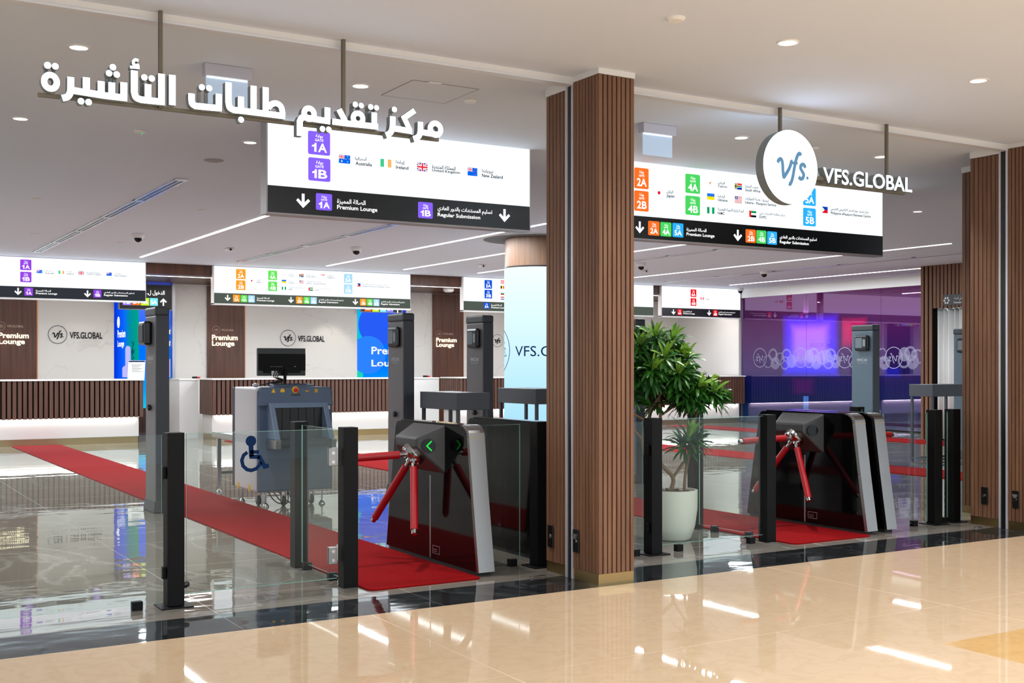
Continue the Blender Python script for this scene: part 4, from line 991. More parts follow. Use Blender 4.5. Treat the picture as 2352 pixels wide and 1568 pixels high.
# purple glass wall, printed circles and the lounge behind
def purple_mat():
    m, n, l = nmat('purple_film_glass'); n.remove(n['Principled BSDF'])
    co = n.new('ShaderNodeTexCoord'); sp = n.new('ShaderNodeSeparateXYZ')
    r = ramp(n, [(0, lin((40, 90, 130))), (.3, lin((40, 60, 150))), (.5, lin((90, 60, 140))), (.75, lin((132, 56, 140))), (1, lin((150, 60, 130)))])
    l.new(co.outputs['Generated'], sp.inputs[0]); l.new(sp.outputs[2], r.inputs[0])
    tr = n.new('ShaderNodeBsdfTransparent'); df = n.new('ShaderNodeBsdfDiffuse'); g = n.new('ShaderNodeBsdfGlossy'); g.inputs['Roughness'].default_value = .015
    r2 = ramp(n, [(0, (.30, .55, .70)), (.33, (.28, .42, .80)), (.42, (.55, .50, .85)), (.75, (.72, .42, .80)), (1, (.72, .36, .66))])
    l.new(sp.outputs[2], r2.inputs[0]); l.new(r2.outputs[0], tr.inputs[0]); l.new(r.outputs[0], df.inputs[0]); g.inputs[0].default_value = (.8, .6, .85, 1)
    m1 = n.new('ShaderNodeMixShader'); m1.inputs[0].default_value = .16; m2 = n.new('ShaderNodeMixShader'); m2.inputs[0].default_value = .13
    l.new(tr.outputs[0], m1.inputs[1]); l.new(df.outputs[0], m1.inputs[2]); l.new(m1.outputs[0], m2.inputs[1]); l.new(g.outputs[0], m2.inputs[2]); l.new(m2.outputs[0], n['Material Output'].inputs[0])
    return m
M_purple = purple_mat()
for k, (y0, y1) in enumerate(((19.55, 21.72), (17.35, 19.545), (15.0, 17.345))):
    struct(MB().box(XR, XR + .015, y0, y1, .02, 3.08), 'window_%d' % (k + 1), M_purple, ('purple film glass panel beside the red 6A sign', 'purple film glass panel in the middle of the glass wall', 'purple film glass panel behind the grey detector post at the right')[k], 'glass panel')
struct(MB().box(XR - .02, XR + .05, 15.0, 21.72, 0, .03), 'trim_5', M_black, 'dark floor channel of the purple glass', 'trim')
mt, n, l = nmat('pale_film_print'); n.remove(n['Principled BSDF'])
tr = n.new('ShaderNodeBsdfTransparent'); df = n.new('ShaderNodeBsdfDiffuse'); df.inputs[0].default_value = (.45, .42, .6, 1); mx = n.new('ShaderNodeMixShader'); mx.inputs[0].default_value = .3
l.new(tr.outputs[0], mx.inputs[1]); l.new(df.outputs[0], mx.inputs[2]); l.new(mx.outputs[0], n['Material Output'].inputs[0])
def yz(px, py): v = on_x(px, py, XR); return v.y, v.z
t = thing('printed_film', (XR - .012, 18.4, 1.3), 'band of pale printed rings across the purple glass', 'decal')
def ring(m, y, z, r, w, lay):
    n = 28; vs = []
    for i in range(n):
        a = 2 * PI * i / n
        for q in (r - w, r): vs.append((XR - .006 - .0008 * lay, y + q * math.cos(a), z + q * math.sin(a)))
    m.add(vs, [(2 * i, 2 * i + 1, (2 * i + 3) % (2 * n), (2 * i + 2) % (2 * n)) for i in range(n)])
s5 = lambda x, y: yz(1660 + x / 4.3565, 640 + y / 4.3565)
m = MB(); m2 = MB()
for ox in (375, 782, 1222, 1712):
    y_, z_ = s5(ox, 790); ring(m2, y_, z_, .235, .014, 0)
    vfs_mark(m2, 0, 0, 1, 1, 0, .07, ring=False, to3=lambda a, b, d: (XR - .008, y_ + .235 * a, z_ + .235 * b))
for x, y, r, w in ((505, 750, .16, .05), (455, 818, .17, .035), (540, 762, .07, .02), (530, 835, .16, .13), (575, 790, .16, .03), (640, 757, .17, .05), (625, 832, .17, .04), (690, 815, .17, .15), (870, 765, .16, .12), (915, 750, .17, .05), (868, 815, .17, .04), (958, 760, .09, .03),
                   (940, 825, .17, .14), (1000, 780, .17, .045), (1045, 765, .16, .12), (1085, 757, .17, .05), (1060, 825, .17, .045), (1130, 815, .17, .13), (1310, 815, .16, .04), (1330, 745, .1, .03), (1600, 740, .13, .03), (1620, 830, .16, .12), (1820, 745, .16, .12), (1880, 740, .17, .05), (1920, 740, .09, .03), (1815, 810, .17, .05), (1905, 820, .17, .14), (1955, 770, .17, .04)):
    y_, z_ = s5(x, y + 10); m = MB(); ring(m, y_, z_, r * .95, w, random.randint(1, 6)); m.build('ring', mt, t)
m2.build('mark_print', pbr('white_print', (150, 146, 176), .5), t)
# lounge screens behind the film: soft blurred pictures
def soft_mat(name, inner, outer, st):
    m, n, l = nmat(name); n.remove(n['Principled BSDF'])
    co = n.new('ShaderNodeTexCoord'); mp = n.new('ShaderNodeMapping'); mp.inputs['Location'].default_value = (0, -.5, -.5)
    vm = n.new('ShaderNodeVectorMath'); vm.operation = 'ABSOLUTE'; sp = n.new('ShaderNodeSeparateXYZ'); mxx = n.new('ShaderNodeMath'); mxx.operation = 'MAXIMUM'
    r = ramp(n, [(.22, lin(inner)), (.36, lin(outer)), (.5, (0, 0, 0))]); e = n.new('ShaderNodeEmission'); e.inputs[1].default_value = st
    l.new(co.outputs['Generated'], mp.inputs[0]); l.new(mp.outputs[0], vm.inputs[0]); l.new(vm.outputs[0], sp.inputs[0]); l.new(sp.outputs[1], mxx.inputs[0]); l.new(sp.outputs[2], mxx.inputs[1])
    l.new(mxx.outputs[0], r.inputs[0]); l.new(r.outputs[0], e.inputs[0]); l.new(e.outputs[0], n['Material Output'].inputs[0])
    return m
def lounge_screen(pl, pr, pt, pb, X, mat, label):
    a = on_x(pl, pt, X); b = on_x(pr, pb, X)
    t = thing('lounge_screen', (X, (a.y + b.y) / 2, b.z), label, 'screen', 'blurred screens behind the purple glass')
    MB().box(X, X + .06, b.y, a.y, b.z, a.z).build('casing', M_black, t); MB().box(X - .004, X, b.y + .005, a.y - .005, b.z + .005, a.z - .005).build('picture', mat, t)
lounge_screen(1795, 1930, 722, 868, XR + 2.5, soft_mat('soft_violet', (190, 180, 255), (60, 70, 255), 2.6), 'large soft blue violet screen glowing through the purple glass')
lounge_screen(1925, 1995, 728, 800, XR + 2.6, soft_mat('soft_red', (250, 10, 60), (200, 0, 50), 1.6), 'soft red screen glowing through the purple glass')
lounge_screen(1815, 1875, 865, 910, XR + 2.4, soft_mat('soft_crimson', (230, 10, 70), (160, 0, 60), 1.0), 'low soft red panel glowing through the purple glass')
lounge_screen(2025, 2075, 840, 870, XR + 2.4, soft_mat('soft_blue', (30, 50, 200), (20, 30, 140), .9), 'small dim blue panel glowing through the purple glass')

# curtained doorway at the far right
m = MB(); ya, yb_ = yd1 - 1.6, yd1; n = 90
top = []; 
for i in range(n + 1):
    y_ = ya + (yb_ - ya) * i / n; x_ = XS + .18 + .05 * math.sin(i * .9) + .02 * math.sin(i * 2.3)
    top.append((x_, y_))
vs = [(x, y, .02) for x, y in top] + [(x, y, zd) for x, y in top]
m.add(vs, [(i + 1, i, n + 1 + i, n + 2 + i) for i in range(n)], 0, True)
o = m.build('door_curtain', M_curtain, sharp=3); tag(o, 'white pleated curtain closing the doorway of the slatted room', 'curtain')
o.modifiers.new('thick', 'SOLIDIFY').thickness = .006
t = thing('door_sign', (XS - .02, on_x(2190, 690, XS).y, on_x(2190, 700, XS).z), 'small black sign over the curtained doorway at the far right', 'sign')
a = on_x(2167, 677, XS - .02); b = on_x(2226, 703, XS - .02); c_ = on_x(2181, 690, XS - .02)
MB().box(XS - .02, XS, b.y, a.y, on_x(2167, 702, XS - .02).z, a.z).build('plate', M_plastic, t)
m = MB(); v = on_x(2174, 690, XS - .024); 
for k in range(6):
    an = k * PI / 3; m.disc((XS - .0225, v.y + .05 * math.cos(an), v.z + .05 * math.sin(an)), .02, 'x', 8)
lettering(m, 'Female Prayer', on_x(2191, 693, XS - .02).y, on_x(2226, 693, XS - .02).y, on_x(2191, 698, XS - .02).z, on_x(2191, 692, XS - .02).z, XS - .0225, .01, normal='-X')
lettering(m, 'مصلى النساء'.replace('ى', 'ي'), on_x(2191, 693, XS - .02).y, on_x(2215, 693, XS - .02).y, on_x(2191, 690, XS - .02).z, on_x(2191, 682, XS - .02).z, XS - .0225, .01, normal='-X')
m.build('lettering', pbr('white_letters', (225, 225, 225), .5), t)

# ================================================================== FLOOR THINGS
# red carpets
def carpet(x0, x1, y0, y1, label):
    m = MB(); r = .05; pts = []
    for cx, cy, a0 in ((x1 - r, y1 - r, 0), (x0 + r, y1 - r, 90), (x0 + r, y0 + r, 180), (x1 - r, y0 + r, 270)):
        for k in range(4): a = math.radians(a0 + 30 * k); pts.append((cx + r * math.cos(a), cy + r * math.sin(a)))
    m.prism(pts, 'XY', .0005, .010)
    o = m.build('red_carpet', M_carpet, None, .003)
    tag(o, label, 'carpet', 'red carpet runners')
carpet(2.968, 3.775, 6.62, 21.64, 'long red carpet running from the left turnstile to the left counter')
carpet(6.583, 7.46, 6.62, 21.3, 'red carpet starting at the right turnstile beside the plant')
carpet(12.05, 12.95, 6.9, 21.3, 'red carpet stripe crossing behind the plant and right posts')
carpet(17.05, 17.95, 9.6, 21.3, 'farthest red carpet stripe, in front of the purple glass')

# black barrier posts
def post(x, y, label, clamps='left', w=.098, knob=False, plate=.95):
    t = thing('barrier_post', (x, y, 0), label, 'post', 'black square barrier posts')
    MB().box(x - w / 2, x + w / 2, y - w / 2, y + w / 2, .008, 1.012).build('shaft', M_black, t, .003)
    MB().box(x - w * plate, x + w * plate, y - w * plate, y + w * plate, 0, .008).build('base_plate', M_black, t, .002)
    if clamps:
        for z in (.2, .78):
            dx, dy = {'left': (-1, 0), 'right': (1, 0), 'back': (0, 1), 'front': (0, -1)}[clamps]
            cx, cy = x + dx * (w / 2 + .010), y + dy * (w / 2 + .010)
            ex, ey = (.010, .022) if dx else (.022, .010)
            MB().box(cx - ex, cx + ex, cy - ey, cy + ey, z - .035, z + .035).build('clamp', M_black, t, .003)
    if knob: MB().lathe([(.001, -.02), (.02, -.018), (.022, 0), (.012, .02)], (x + w / 2 + .02, y, .12), 16, axis='x').build('knob', M_plastic, t)
    return t
PY = 6.84
post(1.811, 6.81, 'black barrier post at the free end of the wheelchair gate, left of it', 'left', knob=True)
post(2.917, PY, 'black barrier post with hinges between the wheelchair gate and red carpet', None, plate=.51)
post(2.917, 7.70, 'black barrier post behind the wheelchair gate in front of the scanner', None, plate=.51)
post(4.361, 6.85, 'black barrier post beside the left edge of the centre pillar', 'back')
post(5.365, 6.85, 'black barrier post standing in front of the white plant pot', 'left')
post(6.53, 6.87, 'black barrier post left of the right turnstile pair', None, plate=.51)
post(6.53, 7.75, 'black barrier post half hidden behind the plant', None, plate=.51)
post(8.517, 6.863, 'black barrier post right of the right turnstiles, nearer them', None)
post(8.517, 7.75, 'black barrier post peeking out behind the right turnstile pair', None, plate=.51)
post(8.80, 6.893, 'black barrier post right of the right turnstiles, beside the slatted pillar', 'right')
# glass panes
def pane(x0, x1, y0, y1, z0, z1, label, feet=()):
    """upright pane: runs along X when y1 is None-thick, else along Y"""
    t = thing('glass_barrier', ((x0 + x1) / 2, (y0 + y1) / 2, 0), label, 'glass panel', 'clear glass barrier panels')
    m = MB().box(x0, x1, y0, y1, z0, z1)
    edge = []
    for f in m.f:
        n_ = (Vector(m.v[f[1]]) - Vector(m.v[f[0]])).cross(Vector(m.v[f[2]]) - Vector(m.v[f[1]]))
        edge.append(0 if (abs(n_.normalized().y) > .5 and (x1 - x0) > (y1 - y0)) or (abs(n_.normalized().x) > .5 and (y1 - y0) > (x1 - x0)) else 1)
    m.m = edge; m.build('pane', [M_glass, M_glassedge], t)
    for fx, fy in feet:
        MB().box(fx - .03, fx + .03, fy - .022, fy + .022, 0, .05).build('foot_clamp', M_black, t, .003)
    return t
pane(-1.2, 1.7405, 6.805, 6.815, .03, 1.0, 'clear glass barrier panel at the left edge of the photo', [(1.6, 6.81), (.2, 6.81)])
pane(2.912, 2.922, 6.90, 7.645, .04, .99, 'clear glass side panel between the gate hinge post and the post behind it', [(2.917, 7.55), (2.917, 7.1)])
pane(3.92, 4.262, 6.945, 6.955, .03, .99, 'clear glass panel between the left turnstile and the post by the centre pillar', [(4.0, 6.95), (4.2, 6.95)])
pane(4.62, 5.268, 6.845, 6.855, .03, .985, 'clear glass panel just right of the centre pillar', [(5.2, 6.85)])
pane(6.525, 6.535, 6.93, 7.695, .04, .985, 'clear glass side panel beside the right red carpet', [(6.53, 7.5), (6.53, 7.08)])
pane(7.86, 8.42, 6.858, 6.868, .03, .99, 'clear glass panel left of the two rightmost posts', [(8.25, 6.863)])
pane(8.612, 8.705, 6.87, 6.88, .03, .99, 'narrow clear glass panel between the two rightmost posts', [(8.66, 6.875)])
pane(8.512, 8.522, 7.47, 7.69, .03, .99, 'clear glass side panel running back from the left one of the two rightmost posts', [(8.517, 7.58)])
pane(8.895, 9.42, 6.888, 6.898, .03, .99, 'clear glass panel between the rightmost post and the slatted wall', [(9.2, 6.893)])
# gates
def gate(x0, x1, y, label, hinges, symbol, feet):
    t = thing('glass_gate', ((x0 + x1) / 2, y, 0), label, 'gate', 'glass swing gates')
    MB().box(x0, x1, y - .005, y + .005, .06, 1.0).build('pane', M_glass, t)
    MB().box(x0, x1, y - .0052, y + .0052, 1.0, 1.002).box(x0 - .001, x0, y - .005, y + .005, .06, 1.0).box(x0, x1, y - .0052, y + .0052, .058, .06).build('polished_edge', M_glassedge, t)
    for z in hinges:
        h = MB().box(x1 - .06, x1 + .0, y - .014, y - .005, z - .07, z + .04).box(x1 - .06, x1, y + .005, y + .014, z - .07, z + .04)
        hg = h.build('hinge', M_steel, t, .003)
        mm = MB()
        for dz in (-.045, .012): mm.lathe([(.011, -.003), (.011, 0)], (x1 - .03, y - .014, z + dz), 12, axis='y').disc((x1 - .03, y - .017, z + dz), .011, 'y', 12)
        mm.tube((x1 + .004, y, z - .05), (x1 + .004, y, z + .05), .010); mm.build('hinge_pin', M_chrome, hg)
    for fx in feet: MB().box(fx - .03, fx + .03, y - .022, y + .022, .0, .05).build('foot_clamp', M_black, t, .003)
    if symbol:
        m = MB(); Y = y - .0056
        def g3(a, b, d): v = on_y(a, b, Y); return (v.x, Y, v.z)
        def r7(x, y_): return (460 + x / 3.92, 780 + y_ / 3.92)
        def st(pts, w):
            q = [on_y(*r7(*p_), Y) for p_ in pts]; stroke(m, [(v.x, v.z) for v in q], w, lambda a, b, d: (a, Y, b), 0)
        st([(455, 920), (461, 1052)], .030); st([(450, 1010), (530, 1010)], .022); st([(443, 1052), (535, 1054)], .026); st([(528, 1045), (580, 1142), (618, 1130)], .026)
        st([(425, 1012), (390, 1040), (374, 1085), (385, 1135), (420, 1168), (460, 1176), (505, 1160), (535, 1125), (545, 1100)], .022)
        v = on_y(*r7(456, 912), Y); m.disc((v.x, Y - .0003, v.z), .033, 'y', 24)
        m.build('wheelchair_symbol', M_navy, t)
gate(1.895, 2.845, 6.85, 'clear glass wheelchair gate with blue wheelchair symbol', (.84, .22), True, [])
gate(5.46, 6.475, 6.865, 'clear glass swing gate in front of the white plant pot', (), False, [5.62, 6.35])

# turnstiles
def turnstile(X, s, label, arrow=True, dy=0.0, marks=True):
    """X: outer face of the arm side; s=+1 arms point to -X, s=-1 to +X"""
    t = thing('tripod_turnstile', (X + s * .057, 7.4 + dy, 0), label, 'turnstile', 'tripod turnstiles')
    th = .113; A = lambda d: X + s * d                    # depth into the body from the arm side
    prof = [(6.68, .03), (6.755, .5), (6.815, .93)] + [(6.815 + .1 * (1 - math.cos(k * PI / 12)) * .95, .93 + .07 * math.sin(k * PI / 12)) for k in range(1, 7)]
    back = [(7.98 - .1 * (1 - math.cos(k * PI / 12)), .93 + .07 * math.sin(k * PI / 12)) for k in range(6, 0, -1)] + [(7.98, .93), (8.066, .47), (8.14, .03)]
    full = [(a + dy, b) for a, b in prof + back]
    inner = [(a + (.012 if a < 7.4 else -.012), min(b, .988)) for a, b in full]
    m = MB().prism(inner, 'YZ', *sorted((A(0), A(th))), 0); m.build('body', M_blackglass, t)
    # stainless cap strip following the front and back edge
    capm = MB(); pr = [(a + dy, b) for a, b in prof]
    for i in range(len(pr) - 1):
        (a0, b0), (a1, b1) = pr[i], pr[i + 1]
        capm.add([(A(-.004), a0, b0), (A(th + .004), a0, b0), (A(th + .004), a1, b1), (A(-.004), a1, b1), (A(-.004), a0 + .03, b0 - .006), (A(th + .004), a0 + .03, b0 - .006), (A(th + .004), a1 + .03, b1 - .012), (A(-.004), a1 + .03, b1 - .012)],
                 [(0, 1, 2, 3) if s > 0 else (3, 2, 1, 0), (0, 3, 7, 4) if s > 0 else (4, 7, 3, 0), (1, 5, 6, 2) if s > 0 else (2, 6, 5, 1)], 0)
    capm.build('front_cap', M_steel, t)
    z_s = .915; capj = MB().box(A(-.005), A(th + .005), 6.811 + dy, 6.819 + dy, z_s, z_s + .005); capj.build('cap_joint', M_brass, t)
    MB().box(A(.002), A(th - .002), 6.93 + dy, 7.88 + dy, .986, 1.0).build('top_glass', M_blackglass, t, .004)
    MB().box(A(.01), A(th - .01), 6.72 + dy, 8.1 + dy, 0, .03).build('foot', M_rubber, t)
    # angular arm housing
    o = .19
    V = [(A(0), 7.17, .985), (A(0), 7.67, .985), (A(-o), 7.23, .90), (A(-o), 7.57, .90), (A(-o), 7.23, .83), (A(-o), 7.57, .83), (A(-.02), 7.17, .66), (A(-.02), 7.67, .66), (A(0), 7.17, .65), (A(0), 7.67, .65)]
    V = [(a, b + dy, c) for a, b, c in V]
    fs = [(0, 2, 3, 1), (2, 4, 5, 3), (4, 6, 7, 5), (6, 8, 9, 7), (0, 8, 6, 4, 2), (1, 3, 5, 7, 9)]
    if s < 0: fs = [f[::-1] for f in fs]
    MB().add(V, fs).build('arm_housing', M_nose, t, .012)
    # direction display on the front facet
    fc = Vector((A(-.115), 7.185 + dy, .845)); 
    nrm = Vector((-.3 * s, -1, 0)).normalized(); ux = Vector((nrm.y, -nrm.x, 0)) * -1
    ux = Vector((1, 0, 0)) - nrm * nrm.x; ux.normalize()
    def fp(a, b, d): return tuple(fc + ux * a + Vector((0, 0, b)) + nrm * (.004 - d))
    m = MB(); m.add([fp(.048 * math.cos(k * PI / 12), .048 * math.sin(k * PI / 12), .002) for k in range(24)], [list(range(24))]); m.build('display_window', M_blackglass, t)
    if arrow:
        m = MB(); stroke(m, [(.018, .034), (-.016, 0), (.018, -.034)], .009, lambda a, b, d: fp(a * s, b, 0), 0); m.build('green_arrow', emit((40, 225, 70), 1.0), t)
    # hub and arms
    hub = Vector((A(-.14), 7.375 + dy, .78)); ax = Vector((-s, 0, -1)).normalized()
    m = MB()
    bx = ax.orthogonal().normalized(); by = ax.cross(bx)
    def hp(r, h): return [hub + ax * h + (bx * math.cos(k * PI / 12) + by * math.sin(k * PI / 12)) * r for k in range(24)]
    rings = [hp(.088, -.05), hp(.088, .022), hp(.078, .036), hp(.03, .046)]
    m.add([v for r in rings for v in r], [(j * 24 + i, j * 24 + (i + 1) % 24, (j + 1) * 24 + (i + 1) % 24, (j + 1) * 24 + i) for j in range(3) for i in range(24)] + [[72 + i for i in range(24)]], 0, True)
    m.build('hub', M_chrome, t)
    for d, L in (((-s, 0.02, -.03), .50), ((-.25 * s, -.52, -.82), .50), ((-.25 * s, .55, -.80), .50)):
        d = Vector(d).normalized(); r0 = hub + d * .05; r1_ = hub + d * .115
        ar = MB().tube(r1_, hub + d * (L + .10), .027, .027, 18).build('arm', M_redarm, t)
        MB().tube(r0, r1_ + d * .002, .016, .016, 12).tube(hub + d * .035, hub + d * .07, .026, .026, 12).build('arm_socket', M_chrome, ar); MB().tube(hub + d * (L + .099), hub + d * (L + .13), .022, .020, 14).build('arm_tip', M_chrome, ar)
    MB().box(A(-.003), A(.0), 7.385 + dy, 7.396 + dy, .035, .62).build('door_seam', M_alu, t)
    if marks:
        m = MB(); y0, y1, z0, z1 = 7.247 + dy, 7.354 + dy, .072, .128
        for a0, a1, b0, b1 in ((y0, y1, z0, z0 + .003), (y0, y1, z1 - .003, z1), (y0, y0 + .003, z0, z1), (y1 - .003, y1, z0, z1), (y0 + .04, y1 - .012, z0 + .014, z0 + .017), (y0 + .04, y1 - .012, z0 + .028, z0 + .031)): m.box(A(-.0015), A(0), a0, a1, b0, b1)
        m.build('rating_plate', M_alu, t)
    return t
turnstile(3.784, 1, 'black tripod turnstile with green arrow beside the left red carpet')
turnstile(4.575, -1, 'black turnstile behind glass, half hidden by the centre pillar', False, .10, False)
turnstile(7.471, 1, 'black tripod turnstile with red arms and unlit display beside the plant', False)
turnstile(7.817, -1, 'black turnstile standing right behind the other at the right entrance', False, 0, False)

# metal detector posts
M_grey_bluelit = pbr('post_grey_bluelit', (88, 108, 122), .45)
def detector(x, y, label, knob=True, text=True, turned=False, dz=0):
    t = thing('metal_detector_post', (x, y, 0), label, 'metal detector', 'tall metal detector posts')
    w, d = .125, .385
    MB().box(x, x + w, y, y + d, .10, 1.88).build('panel', M_grey if x < 8 else M_grey_bluelit, t, .012)
    MB().box(x + .004, x + w + .004, y - .006, y + .012, .10, 1.88).build('edge_band', M_dgrey, t, .004)
    MB().box(x - .008, x + w + .008, y - .014, y + d + .008, 1.875, 1.965).build('top_cap', M_dgrey, t, .02)
    f = MB().hexa([(x - .02, y - .02, 0), (x + w + .02, y - .02, 0), (x + w + .02, y + d + .02, 0), (x - .02, y + d + .02, 0), (x - .006, y - .008, .12), (x + w + .006, y - .008, .12), (x + w + .006, y + d + .008, .12), (x - .006, y + d + .008, .12)]); f.build('foot', M_dgrey, t, .01)
    if turned:
        u = MB().box(x - .075, x, y + .13, y + .36, 1.60, 1.83).build('control_unit', M_plastic, t, .02)
        MB().box(x - .085, x - .07, y + .16, y + .34, 1.63, 1.80).build('cover', M_dgrey, u, .01)
    else:
        u = MB().box(x - .05, x, y + .06, y + .30, 1.60, 1.82).build('control_unit', M_plastic, t, .025)
        MB().box(x - .054, x - .048, y + .15, y + .27, 1.64, 1.78).build('display', pbr('lcd_grey', (120, 132, 140), .25), u); MB().box(x - .053, x - .048, y + .09, y + .14, 1.66, 1.76).build('keypad', pbr('keypad_grey', (140, 146, 150), .5), u)
    if knob: MB().lathe([(.001, -.035), (.03, -.03), (.032, -.012), (.016, 0)], (x, y + .18, .88 if not turned else 1.0), 16, axis='x').build('lock_knob', M_plastic, t)
    if text:
        m = MB(); lettering(m, 'FIMSCAN', y + .285, y + .10, 1.452, 1.492, x - .0015, .02, normal='-X'); lettering(m, 'METAL DETECTOR', y + .275, y + .11, 1.425, 1.438, x - .0015, .0, normal='-X')
        m.build('lettering', pbr('pale_label', (190, 194, 200), .5), t)
    t.location.z = dz
    return t
detector(2.80, 11.18, 'tall grey metal detector post on the left red carpet, in front of the blue screen', turned=True)
detector(5.40, 11.18, 'tall grey metal detector post behind the arms of the left turnstile')
detector(6.38, 11.18, 'tall grey metal detector post just left of the round screen column', turned=False)
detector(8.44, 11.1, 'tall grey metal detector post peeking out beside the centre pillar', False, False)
detector(12.60, 11.18, 'tall grey metal detector post in front of the purple glass', False, dz=.0102)
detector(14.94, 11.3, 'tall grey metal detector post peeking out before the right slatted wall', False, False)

# grey security tables
def sec_table(x0, x1, y0, y1, label, dz=0):
    t = thing('security_table', ((x0 + x1) / 2, (y0 + y1) / 2, 0), label, 'table', 'grey security tables')
    MB().box(x0, x1, y0, y1, .955, 1.13).build('tray_box', M_table, t, .004)
    for a in (x0 + .03, x1 - .03):
        for b in (y0 + .03, y1 - .03): MB().box(a - .016, a + .016, b - .016, b + .016, 0, .956).build('leg', M_table, t)
    m = MB().box(x0 + .045, x1 - .045, y0 + .015, y0 + .045, .03, .06).box(x0 + .045, x1 - .045, y1 - .045, y1 - .015, .03, .06).box(x0 + .015, x0 + .045, y0 + .045, y1 - .045, .03, .06).box(x1 - .045, x1 - .015, y0 + .045, y1 - .045, .03, .06)
    m.build('floor_frame', M_table, t); t.location.z = dz
sec_table(5.52, 5.90, 10.20, 11.02, 'grey security table behind the left turnstile')
sec_table(6.99, 7.4, 11.05, 11.9, 'grey security table just showing left of the centre pillar', .0102)
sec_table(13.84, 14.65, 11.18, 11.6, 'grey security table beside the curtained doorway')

# baggage scanner
SX0, SX1, SY0, SY1 = 3.75, 4.545, 11.06, 11.79
t = thing('baggage_scanner', (4.15, 11.4, 0), 'white and blue baggage x-ray scanner beside the left red carpet', 'scanner')
MB().box(SX0, SX1, SY0 + .03, SY1, .15, 1.185).build('side_housing', M_scanw, t, .02)
MB().box(SX0 - .006, SX1 + .006, SY1 - .04, SY1 + .03, .16, 1.18).build('rear_band', M_dgrey, t, .01)
MB().box(SX0 + .012, SX1 + .004, SY0, SY0 + .05, .15, 1.165).build('front_panel', M_scanb, t, .02)
MB().hexa([(SX0 + .012, SY0 - .03, 1.0), (SX1, SY0 - .03, 1.0), (SX1, SY0 + .1, 1.0), (SX0 + .012, SY0 + .1, 1.0), (SX0 + .03, SY0 + .0, 1.187), (SX1 - .02, SY0 + .0, 1.187), (SX1 - .02, SY0 + .1, 1.187), (SX0 + .03, SY0 + .1, 1.187)]).build('control_fascia', M_scanb, t, .012)
MB().box(SX0 + .01, SX1 - .0, SY0 + .006, SY0 + .01, .15, .62).build('lower_panel', pbr('scanner_grey', (92, 94, 106), .5), t)
hx0, hx1 = on_y(618, 920, 10.98).x, on_y(753, 920, 10.98).x
def hood_pt(a, z, y): return (a, y, z)
ht, hb = 1.035, .68
yt_, yb2 = 10.985, 10.80
f = MB(); fw = .055
f.hexa([(hx0, yb2, hb), (hx0 + fw, yb2, hb), (hx0 + fw, SY0, hb), (hx0, SY0, hb), (hx0, yt_, ht), (hx0 + fw, yt_, ht), (hx0 + fw, SY0, ht), (hx0, SY0, ht)])
f.hexa([(hx1 - fw, yb2, hb), (hx1, yb2, hb), (hx1, SY0, hb), (hx1 - fw, SY0, hb), (hx1 - fw, yt_, ht), (hx1, yt_, ht), (hx1, SY0, ht), (hx1 - fw, SY0, ht)])
f.hexa([(hx0 + fw, yt_ - .025, ht - .05), (hx1 - fw, yt_ - .025, ht - .05), (hx1 - fw, SY0, ht - .05), (hx0 + fw, SY0, ht - .05), (hx0 + fw, yt_, ht), (hx1 - fw, yt_, ht), (hx1 - fw, SY0, ht), (hx0 + fw, SY0, ht)])
f.build('tunnel_hood', M_scanl, t, .006)
m = MB(); nst = 12
for k in range(nst):
    w = (hx1 - hx0 - 2 * fw) / nst; x = hx0 + fw + k * w; yy = SY0 - .07 + .008 * (k % 2)
    m.box(x + .001, x + w - .001, yy, yy + .004, hb + .0, ht - .05)
m.build('lead_curtain', M_plastic, t)
cv = MB().box(hx0 + fw, hx1 - fw, yb2 + .02, SY0, hb - .05, hb - .005); cvo = cv.build('conveyor_belt', M_rubber, t, .01)
MB().tube((hx0 + fw, yb2 + .02, hb - .045), (hx1 - fw, yb2 + .02, hb - .045), .035, None, 16).build('belt_roller', M_rubber, cvo)
for a in (hx0 - .005, hx1 - fw + .005):
    MB().hexa([(a + .0, yb2 - .03, hb - .09), (a + fw, yb2 - .03, hb - .09), (a + fw, SY0 + .01, hb - .10), (a, SY0 + .01, hb - .10), (a, yb2 - .05, hb - .0), (a + fw, yb2 - .05, hb - .0), (a + fw, SY0, hb), (a, SY0, hb)]).build('conveyor_bracket', M_steel, t, .008)
fy = lambda z: SY0 - .03 + .03 * (z - 1.0) / .187
def onf(px, py): return on_y(px, py, SY0 - .02)
for px, kind in ((629, 0), (650, 1), (706, 2), (727, 3)):
    v = onf(px, 897); m = MB(); yy = fy(v.z) - .004; w = .022
    if kind in (0,): m.prism([(v.x - w, v.z - w * .9), (v.x + w, v.z - w * .9), (v.x, v.z + w)], 'XZ', yy, yy + .004)
    elif kind == 1: m.prism([(v.x - w, v.z - w * .7), (v.x + w, v.z - w * .7), (v.x + w, v.z + w * .6), (v.x + w * .5, v.z + w * .6), (v.x + w * .4, v.z + w), (v.x - w * .4, v.z + w), (v.x - w * .5, v.z + w * .6), (v.x - w, v.z + w * .6)], 'XZ', yy, yy + .004)
    else: m.box(v.x - w * .8, v.x + w * .8, yy, yy + .004, v.z - w * (.5 if kind == 2 else .8), v.z + w * (.2 if kind == 2 else .9))
    m.box(v.x - w * 1.1, v.x + w * 1.1, yy, yy + .004, v.z - w * 1.5, v.z - w * 1.2)
    m.build('indicator_icon', M_yellow if kind < 2 else pbr('dim_yellow', (190, 150, 50), .5), t)
v = onf(679, 895); yy = fy(v.z)
eb = MB().lathe([(.034, 0), (.034, -.014), (.001, -.014)], (v.x, yy, v.z), 24, axis='y').build('stop_button_base', M_yellow, t)
